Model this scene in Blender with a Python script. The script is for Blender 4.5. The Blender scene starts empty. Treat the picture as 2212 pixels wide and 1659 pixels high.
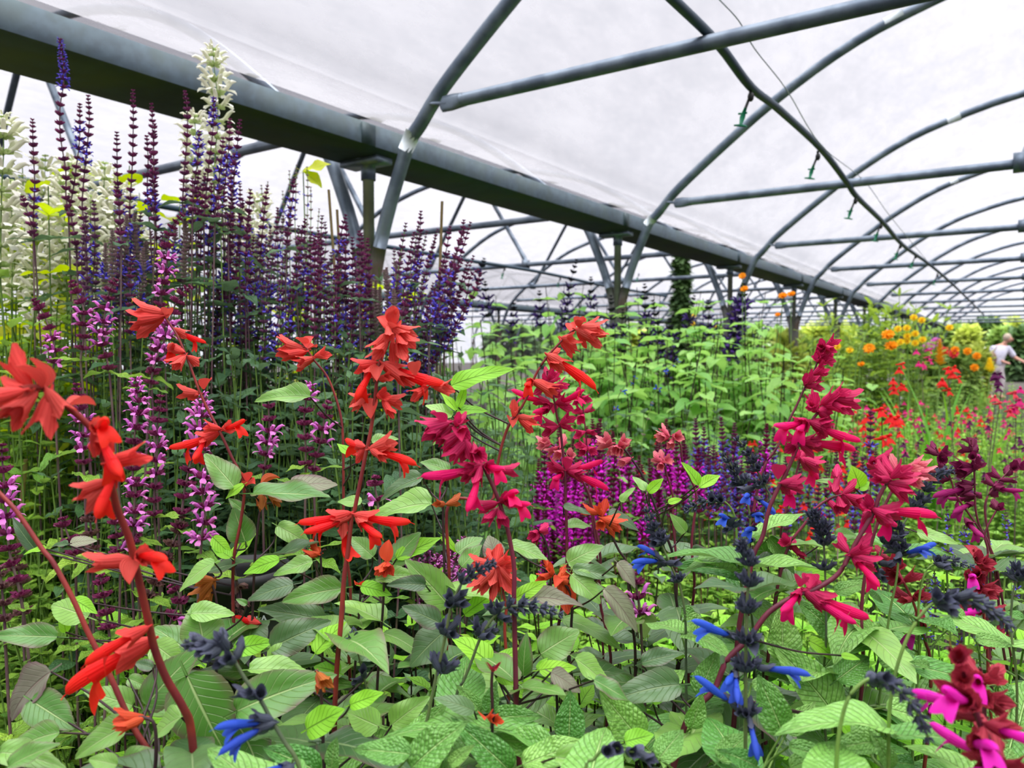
import bpy, math, random
import numpy as np
from mathutils import Vector, Matrix

# ------------------------------------------------------------------ camera, sky, light, exposure
sc = bpy.context.scene
COL = sc.collection
FPX, CX, CY = 1655.0, 1106.0, 829.5
YAW, PITCH, HC = math.radians(33.92), math.radians(-2.35), 1.30
cd = bpy.data.cameras.new('camera'); cam = bpy.data.objects.new('camera', cd); COL.objects.link(cam)
cam.location = (0, 0, HC); cam.rotation_euler = (math.pi/2 + PITCH, 0, YAW)
cd.sensor_width = 36.0; cd.lens = 36.0*FPX/2212.0; cd.clip_start = 0.02; cd.clip_end = 400
cd.dof.use_dof = True; cd.dof.focus_distance = 1.0; cd.dof.aperture_fstop = 7.5
sc.camera = cam
sc.view_settings.view_transform = 'Standard'; sc.view_settings.look = 'None'
sc.view_settings.exposure = 0.33; sc.view_settings.gamma = 1.0; sc.view_settings.use_curve_mapping = False
sc.cycles.max_bounces = 7; sc.cycles.diffuse_bounces = 3; sc.cycles.glossy_bounces = 2
sc.cycles.transmission_bounces = 4; sc.cycles.transparent_max_bounces = 12
sc.cycles.caustics_reflective = False; sc.cycles.caustics_refractive = False
sc.cycles.sample_clamp_indirect = 6.0

def lin(c):
    return tuple(((v/255.0)/12.92 if v/255.0 <= .04045 else ((v/255.0+.055)/1.055)**2.4) for v in c) + (1.0,)

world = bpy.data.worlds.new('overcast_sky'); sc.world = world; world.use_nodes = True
wn, wl = world.node_tree.nodes, world.node_tree.links
wn.clear()
wo = wn.new('ShaderNodeOutputWorld'); wb = wn.new('ShaderNodeBackground'); wc = wn.new('ShaderNodeTexCoord')
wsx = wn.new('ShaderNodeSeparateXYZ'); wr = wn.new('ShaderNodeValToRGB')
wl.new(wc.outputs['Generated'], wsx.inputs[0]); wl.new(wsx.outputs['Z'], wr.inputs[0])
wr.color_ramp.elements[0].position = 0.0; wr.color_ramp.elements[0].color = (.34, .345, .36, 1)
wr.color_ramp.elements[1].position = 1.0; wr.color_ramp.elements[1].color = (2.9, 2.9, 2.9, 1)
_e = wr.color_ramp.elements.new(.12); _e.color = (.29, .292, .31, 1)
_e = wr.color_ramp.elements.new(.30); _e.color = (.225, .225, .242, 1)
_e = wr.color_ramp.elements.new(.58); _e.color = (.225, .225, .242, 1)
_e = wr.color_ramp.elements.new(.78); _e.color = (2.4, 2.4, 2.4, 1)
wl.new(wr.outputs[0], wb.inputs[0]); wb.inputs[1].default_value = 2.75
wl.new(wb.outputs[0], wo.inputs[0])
sd = bpy.data.lights.new('hazy_sun', 'SUN'); so = bpy.data.objects.new('hazy_sun', sd); COL.objects.link(so)
sd.energy = 3.0; sd.angle = math.radians(50); sd.color = (1, .97, .92)
so.rotation_euler = (math.radians(16), math.radians(20), 0); so.location = (0, 0, 30)

# ------------------------------------------------------------------ geometry of the view
R_ = np.array([math.cos(YAW), math.sin(YAW), 0]); Fh = np.array([-math.sin(YAW), math.cos(YAW), 0])
Z_ = np.array([0, 0, 1.0])
F_ = Fh*math.cos(PITCH) + Z_*math.sin(PITCH); U_ = Z_*math.cos(PITCH) - Fh*math.sin(PITCH)
CAM = np.array([0, 0, HC])
def ray(x, y): return F_ + (x-CX)/FPX*R_ - (y-CY)/FPX*U_
def at(x, y, d): return CAM + ray(x, y)*d
def on_x(x, y, X):
    r = ray(x, y); return CAM + r*(X/r[0])
def proj(p):
    q = np.asarray(p)-CAM; d = q@F_
    return CX+FPX*(q@R_)/d, CY-FPX*(q@U_)/d, d
OFF = {1: (0, 0), 2: (737, 0), 3: (1474, 0), 4: (0, 553), 5: (737, 553), 6: (1474, 553), 7: (0, 1106), 8: (737, 1106), 9: (1474, 1106), 0: (0, 0)}
def px(reg, x, y):
    if reg == 0: return (x, y)
    return (OFF[reg][0]+x/3.0, OFF[reg][1]+y/3.0)
def parse(s):
    """'5:85,1650 150,1330 8:75,0' -> list of photograph positions"""
    reg, out = 0, []
    for t in s.split():
        if ':' in t: r, t = t.split(':'); reg = int(r)
        a, b = t.split(','); out.append(px(reg, float(a), float(b)))
    return out
def parse_fl(s):
    """'c 5:85,16>150,13' entries split by ';' -> (type, base, tip)"""
    reg, out = 0, []
    for e in s.split(';'):
        e = e.strip()
        if not e: continue
        t, r = e.split()
        if ':' in r: q, r = r.split(':'); reg = int(q)
        a, b = r.split('>'); a = [float(v) for v in a.split(',')]; b = [float(v) for v in b.split(',')]
        out.append((t, px(reg, *a), px(reg, *b)))
    return out
rng = random.Random(11)
def U(a, b): return rng.uniform(a, b)
def unit(v):
    v = np.asarray(v, float); n = np.linalg.norm(v); return v/n if n > 1e-9 else np.array([0, 0, 1.0])

# ------------------------------------------------------------------ mesh builder
class MB:
    def __init__(s): s.V = []; s.L = []; s.T = []; s.uv = []; s.rn = []; s.n = 0
    def add(s, tpl, M, t, rnd=None):
        V, loops, tot, uv = tpl
        s.V.append(V@np.asarray(M).T + t); s.L.append(loops+s.n); s.T.append(tot); s.uv.append(uv)
        s.rn.append(np.full(len(V), rng.random() if rnd is None else rnd, np.float32)); s.n += len(V)
    def raw(s, tpl, rnd=None): s.add(tpl, np.eye(3), np.zeros(3), rnd)
    def mesh(s, name, mat, smooth=True):
        me = bpy.data.meshes.new(name)
        if s.n == 0: return me
        V = np.concatenate(s.V).astype(np.float32); L = np.concatenate(s.L).astype(np.int32); T = np.concatenate(s.T).astype(np.int32)
        me.vertices.add(len(V)); me.vertices.foreach_set('co', V.ravel())
        me.loops.add(len(L)); me.loops.foreach_set('vertex_index', L)
        me.polygons.add(len(T)); st = np.zeros(len(T), np.int32); st[1:] = np.cumsum(T)[:-1]
        me.polygons.foreach_set('loop_start', st)
        me.polygons.foreach_set('use_smooth', np.full(len(T), smooth, bool))
        a = me.attributes.new('luv', 'FLOAT2', 'POINT'); a.data.foreach_set('vector', np.concatenate(s.uv).astype(np.float32).ravel())
        a = me.attributes.new('rnd', 'FLOAT', 'POINT'); a.data.foreach_set('value', np.concatenate(s.rn))
        me.materials.append(mat); me.update(calc_edges=True); me.validate()
        return me
def grid_faces(nr, nc, wrap=False):
    out = []
    for i in range(nr-1):
        for j in range(nc if wrap else nc-1):
            k = (j+1) % nc
            out.append((i*nc+j, (i+1)*nc+j, (i+1)*nc+k, i*nc+k))
    return out
def tpl(V, faces, uv):
    return (np.array(V, float), np.array([i for f in faces for i in f], np.int32), np.array([len(f) for f in faces], np.int32), np.array(uv, float))
def join(*ts):
    V, L, T, uv, n = [], [], [], [], 0
    for t in ts:
        V.append(t[0]); L.append(t[1]+n); T.append(t[2]); uv.append(t[3]); n += len(t[0])
    return (np.concatenate(V), np.concatenate(L), np.concatenate(T), np.concatenate(uv))
def smooth_path(P, k=4):
    P = [np.asarray(p, float) for p in P]
    if len(P) < 3: return P
    Q = [2*P[0]-P[1]]+P+[2*P[-1]-P[-2]]; out = []
    for i in range(1, len(Q)-2):
        a, b, c, d = Q[i-1:i+3]
        for j in range(k):
            t = j/k
            out.append(.5*((2*b)+(c-a)*t+(2*a-5*b+4*c-d)*t*t+(-a+3*b-3*c+d)*t**3))
    out.append(P[-1]); return out
def tube(P, r0, r1=None, sides=6, cap=True):
    P = [np.asarray(p, float) for p in P]; n = len(P); r1 = r0 if r1 is None else r1
    V, uv = [], []; ref = np.array([.31, .2, .93])
    for i, p in enumerate(P):
        t = unit(P[min(i+1, n-1)]-P[max(i-1, 0)])
        a = unit(np.cross(t, ref)) if abs(t@unit(ref)) < .98 else unit(np.cross(t, [1, 0, 0])); b = np.cross(t, a)
        r = (r0+(r1-r0)*i/max(1, n-1)) if not hasattr(r0, '__len__') else r0[i]
        for j in range(sides):
            g = 2*math.pi*j/sides; V.append(p+r*(a*math.cos(g)+b*math.sin(g))); uv.append((j/sides, i/max(1, n-1)))
    f = grid_faces(n, sides, True)
    if cap: f += [tuple(range(sides))[::-1], tuple(range((n-1)*sides, n*sides))]
    return tpl(V, f, uv)
def box(x0, x1, y0, y1, z0, z1):
    V = [(x, y, z) for z in (z0, z1) for y in (y0, y1) for x in (x0, x1)]
    return tpl(V, [(0, 2, 3, 1), (4, 5, 7, 6), (0, 1, 5, 4), (2, 6, 7, 3), (0, 4, 6, 2), (1, 3, 7, 5)], [(v[0], v[1]) for v in V])
def ellipsoid(c, r, nu=12, nv=8):
    V, uv = [], []
    for i in range(nv+1):
        a = math.pi*i/nv
        for j in range(nu):
            b = 2*math.pi*j/nu
            V.append((c[0]+r[0]*math.sin(a)*math.cos(b), c[1]+r[1]*math.sin(a)*math.sin(b), c[2]+r[2]*math.cos(a))); uv.append((j/nu, i/nv))
    return tpl(V, grid_faces(nv+1, nu, True), uv)
def frame(d, up):
    """columns: along d, sideways, normal"""
    x = unit(d); y = np.cross(up, x)
    if np.linalg.norm(y) < 1e-4: y = np.cross([1, .3, 0], x)
    y = unit(y); z = np.cross(x, y); return np.stack([x, y, z], 1)

# ------------------------------------------------------------------ materials
def new_mat(name):
    m = bpy.data.materials.new(name); m.use_nodes = True; m.node_tree.nodes.clear(); return m, m.node_tree.nodes, m.node_tree.links
def mixc(n, l, fac, a, b):
    m = n.new('ShaderNodeMix'); m.data_type = 'RGBA'
    for sock, v in ((m.inputs['Factor'], fac), (m.inputs[6], a), (m.inputs[7], b)):
        if hasattr(v, 'is_linked'): l.new(v, sock)
        else: sock.default_value = v
    return m.outputs[2]
def math_(n, l, op, a, b=0.0, c=None):
    m = n.new('ShaderNodeMath'); m.operation = op
    for i, v in enumerate((a, b) if c is None else (a, b, c)):
        if hasattr(v, 'is_linked'): l.new(v, m.inputs[i])
        else: m.inputs[i].default_value = v
    return m.outputs[0]
def ramp(n, l, f, lo, hi):
    m = n.new('ShaderNodeMapRange'); m.interpolation_type = 'SMOOTHSTEP'; l.new(f, m.inputs[0]); m.inputs[1].default_value = lo; m.inputs[2].default_value = hi
    return m.outputs[0]
def attr(n, name):
    a = n.new('ShaderNodeAttribute'); a.attribute_name = name; return a
def finish(m, n, l, col, rough, trans, spec=.35, bump=None, metal=0, tcol=None, bstr=.4):
    o = n.new('ShaderNodeOutputMaterial'); p = n.new('ShaderNodeBsdfPrincipled')
    l.new(col, p.inputs['Base Color']); p.inputs['Roughness'].default_value = rough; p.inputs['Specular IOR Level'].default_value = spec
    p.inputs['Metallic'].default_value = metal
    bn = None
    if bump is not None:
        b = n.new('ShaderNodeBump'); b.inputs['Strength'].default_value = bstr; b.inputs['Distance'].default_value = .003
        l.new(bump, b.inputs['Height']); l.new(b.outputs[0], p.inputs['Normal'])
    if trans > 0:
        t = n.new('ShaderNodeBsdfTranslucent'); l.new(tcol if tcol is not None else col, t.inputs[0])
        mx = n.new('ShaderNodeMixShader'); mx.inputs[0].default_value = trans
        l.new(p.outputs[0], mx.inputs[1]); l.new(t.outputs[0], mx.inputs[2]); l.new(mx.outputs[0], o.inputs[0])
    else: l.new(p.outputs[0], o.inputs[0])
    return m
def leaf_mat(name, a, b, under, vein, edge=None, nv=9, crinkle=0.0, trans=.3, rough=.5, spec=.35, edge_at=.45):
    m, n, l = new_mat(name)
    uv = attr(n, 'luv'); sx = n.new('ShaderNodeSeparateXYZ'); l.new(uv.outputs['Vector'], sx.inputs[0])
    au = math_(n, l, 'ABSOLUTE', sx.outputs[0]); v = sx.outputs[1]; r = attr(n, 'rnd').outputs['Fac']
    col = mixc(n, l, r, lin(a), lin(b))
    no = n.new('ShaderNodeTexNoise'); no.inputs['Scale'].default_value = 40; no.inputs['Detail'].default_value = 3
    tc = n.new('ShaderNodeTexCoord'); l.new(tc.outputs['Object'], no.inputs['Vector'])
    col = mixc(n, l, math_(n, l, 'MULTIPLY', ramp(n, l, no.outputs['Fac'], .4, .7), .35), col, lin(b))
    if edge is not None:
        e = math_(n, l, 'ADD', au, math_(n, l, 'MULTIPLY', no.outputs['Fac'], .6))
        e = math_(n, l, 'MULTIPLY', ramp(n, l, e, .95, 1.5), ramp(n, l, r, edge_at-.2, edge_at+.3))
        col = mixc(n, l, math_(n, l, 'MULTIPLY', e, .8), col, lin(edge))
    s = math_(n, l, 'SUBTRACT', v, math_(n, l, 'MULTIPLY', au, .28))
    s = math_(n, l, 'ABSOLUTE', math_(n, l, 'SINE', math_(n, l, 'MULTIPLY', s, math.pi*nv)))
    sv = math_(n, l, 'SUBTRACT', 1.0, ramp(n, l, s, .0, .28)); mid = math_(n, l, 'SUBTRACT', 1.0, ramp(n, l, au, .02, .07))
    ve = math_(n, l, 'MAXIMUM', math_(n, l, 'MULTIPLY', sv, .5), mid)
    g = n.new('ShaderNodeNewGeometry')
    col = mixc(n, l, math_(n, l, 'MULTIPLY', ve, .72), col, lin(vein))
    col = mixc(n, l, math_(n, l, 'MULTIPLY', g.outputs['Backfacing'], .75), col, lin(under))
    h = math_(n, l, 'MULTIPLY', ve, -1.0)
    if crinkle > 0:
        vo = n.new('ShaderNodeTexVoronoi'); vo.inputs['Scale'].default_value = 1.0
        mp = n.new('ShaderNodeVectorMath'); mp.operation = 'MULTIPLY'; mp.inputs[1].default_value = (5, 15, 1); l.new(uv.outputs['Vector'], mp.inputs[0]); l.new(mp.outputs[0], vo.inputs['Vector'])
        h = math_(n, l, 'ADD', h, math_(n, l, 'MULTIPLY', vo.outputs['Distance'], -crinkle))
    hs = n.new('ShaderNodeHueSaturation'); hs.inputs['Saturation'].default_value = 1.15; hs.inputs['Value'].default_value = 1.25; l.new(col, hs.inputs['Color'])
    return finish(m, n, l, col, rough, trans, spec, h, 0, hs.outputs[0], 1.0 if crinkle else .6)
def petal_mat(name, a, b, streak=None, trans=.3, rough=.55, nst=14, spec=.25, tip=None):
    m, n, l = new_mat(name); r = attr(n, 'rnd').outputs['Fac']; uv = attr(n, 'luv')
    col = mixc(n, l, r, lin(a), lin(b))
    sx = n.new('ShaderNodeSeparateXYZ'); l.new(uv.outputs['Vector'], sx.inputs[0])
    if tip is not None: col = mixc(n, l, math_(n, l, 'MULTIPLY', ramp(n, l, sx.outputs[1], .35, 1.0), .7), col, lin(tip))
    st = math_(n, l, 'ABSOLUTE', math_(n, l, 'SINE', math_(n, l, 'MULTIPLY', sx.outputs[0], math.pi*nst)))
    if streak is not None: col = mixc(n, l, math_(n, l, 'MULTIPLY', math_(n, l, 'SUBTRACT', 1.0, ramp(n, l, st, 0, .45)), .55), col, lin(streak))
    return finish(m, n, l, col, rough, trans, spec, st, 0, None, .25)
def plain_mat(name, a, b, rough=.6, metal=0, scale=8, trans=0, spec=.4, bstr=.2):
    m, n, l = new_mat(name); tc = n.new('ShaderNodeTexCoord'); no = n.new('ShaderNodeTexNoise'); no.inputs['Scale'].default_value = scale; no.inputs['Detail'].default_value = 6
    l.new(tc.outputs['Object'], no.inputs['Vector'])
    return finish(m, n, l, mixc(n, l, ramp(n, l, no.outputs['Fac'], .35, .65), lin(a), lin(b)), rough, trans, spec, no.outputs['Fac'], metal, None, bstr)

M = {}
M['sage'] = leaf_mat('sage_leaf', (146, 192, 90), (80, 132, 54), (164, 188, 120), (184, 208, 140), (120, 70, 88), 9, trans=.2, rough=.36, spec=.6)
M['sage_dark'] = leaf_mat('grey_green_leaf', (92, 128, 72), (56, 90, 50), (134, 150, 112), (136, 160, 108), (96, 50, 66), 9, trans=.16, rough=.36, spec=.6)
M['young'] = leaf_mat('young_leaf', (166, 226, 66), (140, 208, 58), (184, 220, 120), (95, 130, 50), None, 8, trans=.4)
M['purple_leaf'] = leaf_mat('purple_flushed_leaf', (150, 156, 124), (124, 122, 104), (150, 138, 132), (150, 130, 120), (108, 54, 80), 9, trans=.25, edge_at=-.4)
M['crinkled'] = leaf_mat('crinkled_leaf', (148, 200, 96), (82, 146, 60), (162, 196, 124), (190, 228, 140), None, 13, crinkle=.7, trans=.18, rough=.42, spec=.55)
M['lime'] = leaf_mat('lime_leaf', (166, 208, 70), (96, 150, 48), (166, 198, 112), (185, 215, 120), None, 10, crinkle=.8, trans=.28, rough=.42)
M['dark'] = leaf_mat('dark_sage_leaf', (78, 118, 66), (54, 90, 60), (120, 145, 110), (100, 130, 85), None, 10, crinkle=.5, trans=.2)
M['cordate'] = leaf_mat('heart_leaf', (162, 206, 108), (112, 172, 80), (165, 200, 120), (165, 205, 120), None, 8, trans=.4)
M['micro'] = leaf_mat('small_leaf', (164, 208, 74), (104, 160, 54), (166, 202, 108), (175, 212, 112), None, 6, trans=.28)
M['yellowgreen'] = leaf_mat('yellow_green_leaf', (178, 208, 36), (205, 200, 40), (190, 210, 80), (200, 215, 90), None, 7, trans=.5)
M['bush'] = leaf_mat('bush_leaf', (150, 180, 62), (108, 148, 50), (170, 190, 100), (170, 190, 90), None, 7, trans=.35)
M['tree_dark'] = leaf_mat('tree_leaf', (92, 122, 68), (66, 98, 58), (90, 115, 70), (80, 105, 60), None, 6, trans=.2)
M['tree_gold'] = leaf_mat('golden_leaf', (190, 200, 92), (150, 170, 70), (180, 190, 110), (180, 190, 100), None, 6, trans=.3)
M['tree_mid'] = leaf_mat('tree_mid_leaf', (150, 178, 88), (116, 150, 72), (130, 150, 90), (120, 150, 80), None, 6, trans=.3)
M['sword'] = leaf_mat('sword_leaf', (128, 190, 62), (96, 160, 56), (140, 185, 80), (150, 200, 90), None, 1, trans=.35)
# petals and calyces
M['coral_calyx'] = petal_mat('coral_calyx', (238, 70, 66), (222, 92, 80), (190, 36, 46))
M['scarlet'] = petal_mat('scarlet_petal', (246, 22, 30), (250, 40, 28), None, tip=(245, 50, 24))
M['crimson_calyx'] = petal_mat('crimson_calyx', (216, 44, 104), (186, 30, 82), (118, 10, 52))
M['magenta'] = petal_mat('magenta_petal', (240, 6, 98), (228, 4, 112), None)
M['rose_calyx'] = petal_mat('rose_calyx', (222, 60, 108), (214, 96, 116), (165, 20, 66), tip=(238, 150, 150))
M['orange_calyx'] = petal_mat('orange_calyx', (232, 100, 52), (214, 74, 56), (165, 60, 30), tip=(236, 84, 58))
M['brown_calyx'] = petal_mat('orange_brown_calyx', (186, 112, 46), (196, 84, 50), (120, 60, 24))
M['red_calyx'] = petal_mat('red_calyx', (184, 60, 74), (160, 44, 66), (112, 20, 40))
M['plum_calyx'] = petal_mat('plum_calyx', (132, 28, 80), (112, 30, 64), (70, 10, 40))
M['plum_magenta'] = petal_mat('plum_magenta_petal', (170, 20, 110), (150, 22, 100), None)
M['hotpink'] = petal_mat('hot_pink_petal', (240, 24, 176), (232, 40, 190), None)
M['slate'] = petal_mat('slate_calyx', (70, 76, 92), (54, 60, 68), (34, 38, 46), trans=.1, tip=(84, 86, 110))
M['slate_pale'] = petal_mat('pale_slate_calyx', (128, 132, 120), (96, 102, 96), (70, 76, 80), trans=.15)
M['blue'] = petal_mat('blue_petal', (44, 96, 214), (54, 84, 196), (30, 60, 160))
M['maroon_calyx'] = petal_mat('maroon_calyx', (146, 56, 104), (118, 46, 82), (72, 20, 48), trans=.15)
M['brown_bract'] = petal_mat('faded_calyx', (122, 92, 82), (110, 68, 76), (70, 40, 44), trans=.15)
M['lilac'] = petal_mat('lilac_petal', (238, 132, 216), (224, 112, 222), None, tip=(244, 156, 220))
M['purple_calyx'] = petal_mat('purple_calyx', (148, 62, 112), (106, 50, 92), (66, 22, 52), trans=.12)
M['mauve_calyx'] = petal_mat('mauve_calyx', (140, 88, 124), (112, 70, 104), (80, 40, 70), trans=.15)
M['violet'] = petal_mat('violet_petal', (108, 96, 216), (88, 74, 200), None)
M['greygreen_calyx'] = petal_mat('grey_green_calyx', (150, 142, 128), (166, 128, 140), (110, 100, 90), trans=.2)
M['white'] = petal_mat('cream_petal', (246, 244, 226), (236, 240, 204), None, tip=(250, 248, 240))
M['pale_calyx'] = petal_mat('pale_green_calyx', (206, 222, 160), (186, 208, 136), (150, 176, 100))
M['magenta_spike'] = petal_mat('bright_magenta_petal', (236, 30, 208), (220, 36, 214), None)
M['wine_calyx'] = petal_mat('wine_calyx', (150, 28, 92), (116, 22, 76), (70, 8, 44), trans=.12)
M['inkpurple'] = petal_mat('ink_purple_petal', (74, 40, 128), (54, 36, 96), None)
M['black_calyx'] = petal_mat('near_black_calyx', (44, 38, 56), (34, 32, 44), None, trans=.05)
M['f_red'] = petal_mat('bed_red_petal', (244, 26, 34), (238, 40, 30), None)
M['f_pink'] = petal_mat('bed_pink_petal', (236, 20, 116), (226, 30, 130), None)
M['f_coral'] = petal_mat('bed_coral_petal', (244, 84, 84), (238, 70, 92), None)
M['f_plum'] = petal_mat('bed_plum_petal', (104, 16, 84), (84, 14, 78), None)
M['yellow'] = petal_mat('yellow_petal', (255, 230, 60), (255, 220, 44), None)
M['orange'] = petal_mat('orange_petal', (255, 186, 40), (255, 168, 30), (250, 150, 20))
M['stamen'] = petal_mat('flower_centre', (240, 176, 40), (226, 156, 30), None)
M['stem_red'] = plain_mat('red_brown_stem', (140, 48, 40), (112, 34, 40), .5, 0, 30)
M['stem_wine'] = plain_mat('wine_stem', (112, 36, 56), (86, 26, 44), .5, 0, 30)
M['stem_dark'] = plain_mat('dark_stem', (58, 34, 36), (40, 26, 30), .5, 0, 30)
M['stem_green'] = plain_mat('green_stem', (112, 146, 62), (92, 122, 56), .5, 0, 30)
M['stem_slate'] = plain_mat('slate_green_stem', (70, 84, 64), (96, 112, 62), .5, 0, 14)
M['stem_mauve'] = plain_mat('mauve_stem', (92, 60, 74), (110, 92, 84), .5, 0, 20)
M['bark'] = plain_mat('bark', (84, 66, 50), (60, 48, 38), .9, 0, 10)
M['bamboo'] = plain_mat('bamboo', (208, 182, 132), (190, 162, 112), .6, 0, 12)
M['soil'] = plain_mat('dark_soil', (46, 40, 34), (30, 28, 24), .95, 0, 14, bstr=.5)
M['black_plastic'] = plain_mat('black_plastic', (30, 31, 32), (24, 25, 26), .5, 0, 10)
M['green_plastic'] = plain_mat('green_plastic', (20, 132, 92), (16, 112, 80), .4, 0, 10)
M['dark_hose'] = plain_mat('dark_hose', (34, 58, 74), (40, 64, 80), .45, 0, 6)
M['galv'] = plain_mat('galvanised_steel', (118, 130, 142), (86, 98, 112), .42, .5, 9)
M['galv_rust'] = plain_mat('weathered_post_steel', (142, 144, 142), (114, 112, 106), .6, .4, 5)
M['galv_leg'] = plain_mat('rust_stained_leg_steel', (98, 99, 98), (88, 70, 56), .65, .3, 4)
M['wire'] = plain_mat('thin_wire', (170, 176, 184), (150, 156, 164), .5, .5, 5)
M['tape'] = plain_mat('white_tape', (214, 222, 226), (196, 206, 212), .5, 0, 20)
# ------------------------------------------------------------------ object helpers
def tag(o, label=None, cat=None, group=None, kind=None):
    if label: o['label'] = label
    if cat: o['category'] = cat
    if group: o['group'] = group
    if kind: o['kind'] = kind
    return o
def link(name, data, parent=None, loc=(0, 0, 0)):
    o = bpy.data.objects.new(name, data); COL.objects.link(o); o.location = loc
    if parent: o.parent = parent
    return o
def thing(name, label, cat, loc, group=None):
    o = link(name, None, None, loc); o.empty_display_size = .05
    return tag(o, label, cat, group)
def part(name, mb, mat, parent, label=None, origin=None):
    """mb is in world space; the part is stored relative to its (unrotated) parent"""
    off = np.array(parent.location) if origin is None else np.asarray(origin)
    for i in range(len(mb.V)): mb.V[i] = mb.V[i]-off
    o = link(name, mb.mesh(name, mat), parent)
    if label: o['label'] = label
    return o
def single(name, t, mat, label=None, cat=None, group=None, kind=None, origin=None, smooth=True):
    mb = MB(); mb.raw(t) if isinstance(t, tuple) else [mb.raw(q) for q in t]
    org = np.zeros(3) if origin is None else np.asarray(origin)
    for i in range(len(mb.V)): mb.V[i] = mb.V[i]-org
    return tag(link(name, mb.mesh(name, mat, smooth), None, org), label, cat, group, kind)

# ------------------------------------------------------------------ the polytunnel: roof, gutters, ground
S, XP, BAY, YE, Y0 = 2.55, -2.5, 6.4, 12, -2      # frame spacing, gutter post line, bay width, last frame, first frame
def hoop_half():
    return [(-2.49, -.9), (-2.48, -.2), (-2.47, .25), (-2.45, .41), (-2.39, .6), (-2.32, .77), (-2.25, .92), (-2.19, .98), (-2.1, 1.08), (-1.96, 1.2), (-1.70, 1.40), (-1.4, 1.615), (-1.02, 1.837), (-.65, 1.985), (-.07, 2.13), (.7, 2.2)]
HOOP = hoop_half(); HOOP = HOOP+[(1.4-x, z) for x, z in HOOP[-2::-1]]
def roof_mat(name='cloudy_polythene', clear=.42):
    m, n, l = new_mat(name); tc = n.new('ShaderNodeTexCoord')
    no = n.new('ShaderNodeTexNoise'); no.inputs['Scale'].default_value = 9; no.inputs['Detail'].default_value = 8; no.inputs['Roughness'].default_value = .7
    mp = n.new('ShaderNodeMapping'); mp.inputs['Scale'].default_value = (1, .35, 1); mp.inputs['Rotation'].default_value = (0, 0, .5)
    l.new(tc.outputs['Object'], mp.inputs[0]); l.new(mp.outputs[0], no.inputs['Vector'])
    n2 = n.new('ShaderNodeTexNoise'); n2.inputs['Scale'].default_value = 1.1; n2.inputs['Detail'].default_value = 3; l.new(tc.outputs['Object'], n2.inputs['Vector'])
    f = math_(n, l, 'ADD', math_(n, l, 'MULTIPLY', no.outputs['Fac'], .6), math_(n, l, 'MULTIPLY', n2.outputs['Fac'], .5))
    f = ramp(n, l, f, .35, .75)
    # grime that collects along the gutter edge of the sheet
    uv = attr(n, 'luv'); sx = n.new('ShaderNodeSeparateXYZ'); l.new(uv.outputs['Vector'], sx.inputs[0])
    n3 = n.new('ShaderNodeTexNoise'); n3.inputs['Scale'].default_value = 7; n3.inputs['Detail'].default_value = 6; l.new(tc.outputs['Object'], n3.inputs['Vector'])
    d = math_(n, l, 'MULTIPLY', math_(n, l, 'SUBTRACT', 1.0, ramp(n, l, sx.outputs[0], 0.0, .016)), ramp(n, l, n3.outputs['Fac'], .55, .62))
    colt = mixc(n, l, f, (.185, .184, .198, 1), (.228, .225, .239, 1)); colx = mixc(n, l, f, (.80, .80, .85, 1), (.93, .92, .96, 1))
    colt = mixc(n, l, d, colt, (.12, .12, .12, 1)); colx = mixc(n, l, d, colx, (.1, .1, .1, 1))
    o = n.new('ShaderNodeOutputMaterial'); t = n.new('ShaderNodeBsdfTranslucent'); x = n.new('ShaderNodeBsdfTransparent'); mx = n.new('ShaderNodeMixShader')
    l.new(colt, t.inputs[0]); l.new(colx, x.inputs[0]); mx.inputs[0].default_value = clear
    l.new(t.outputs[0], mx.inputs[1]); l.new(x.outputs[0], mx.inputs[2]); l.new(mx.outputs[0], o.inputs[0]); return m
M['roof'] = roof_mat(); M['side_film'] = roof_mat('side_film', .9)
def gutter_mat(name, a, b, moss, scale, amt):
    m, n, l = new_mat(name); tc = n.new('ShaderNodeTexCoord'); no = n.new('ShaderNodeTexNoise'); no.inputs['Scale'].default_value = scale; no.inputs['Detail'].default_value = 7
    l.new(tc.outputs['Object'], no.inputs['Vector']); n2 = n.new('ShaderNodeTexNoise'); n2.inputs['Scale'].default_value = scale*.25; n2.inputs['Detail'].default_value = 4; l.new(tc.outputs['Object'], n2.inputs['Vector'])
    col = mixc(n, l, ramp(n, l, no.outputs['Fac'], .3, .7), lin(a), lin(b))
    col = mixc(n, l, math_(n, l, 'MULTIPLY', ramp(n, l, n2.outputs['Fac'], .42, .62), amt), col, lin(moss))
    return finish(m, n, l, col, .55, 0, .4, no.outputs['Fac'], .25, None, .1)
M['gutter_side'] = gutter_mat('gutter_steel', (58, 74, 84), (46, 60, 70), (54, 68, 66), 28, .5)
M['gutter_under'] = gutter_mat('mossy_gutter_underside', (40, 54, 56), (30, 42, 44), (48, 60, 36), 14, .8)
ARC = [(x, z+.035) for x, z in HOOP if z > .93]
ARC = [(-2.36, 1.0)]+ARC[0:]+[(3.76, 1.0)]
def roof(name, off):
    P = smooth_path([np.array([x+off, 0, z]) for x, z in ARC], 3); ys = [S*(Y0-.5)+i*S for i in range(YE-Y0+2)]
    V, uv = [], []
    for y in ys:
        for i, p in enumerate(P):
            V.append((p[0], y, p[2]+HC)); t = i/(len(P)-1); uv.append((min(t, 1-t), y))
    single(name, tpl(V, grid_faces(len(ys), len(P)), uv), M['roof'], None, None, None, 'structure')
single('ground', tpl([(-60, -25, 0), (40, -25, 0), (40, 110, 0), (-60, 110, 0)], [(0, 1, 2, 3)], [(0, 0)]*4), M['soil'], None, None, None, 'structure')
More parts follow.
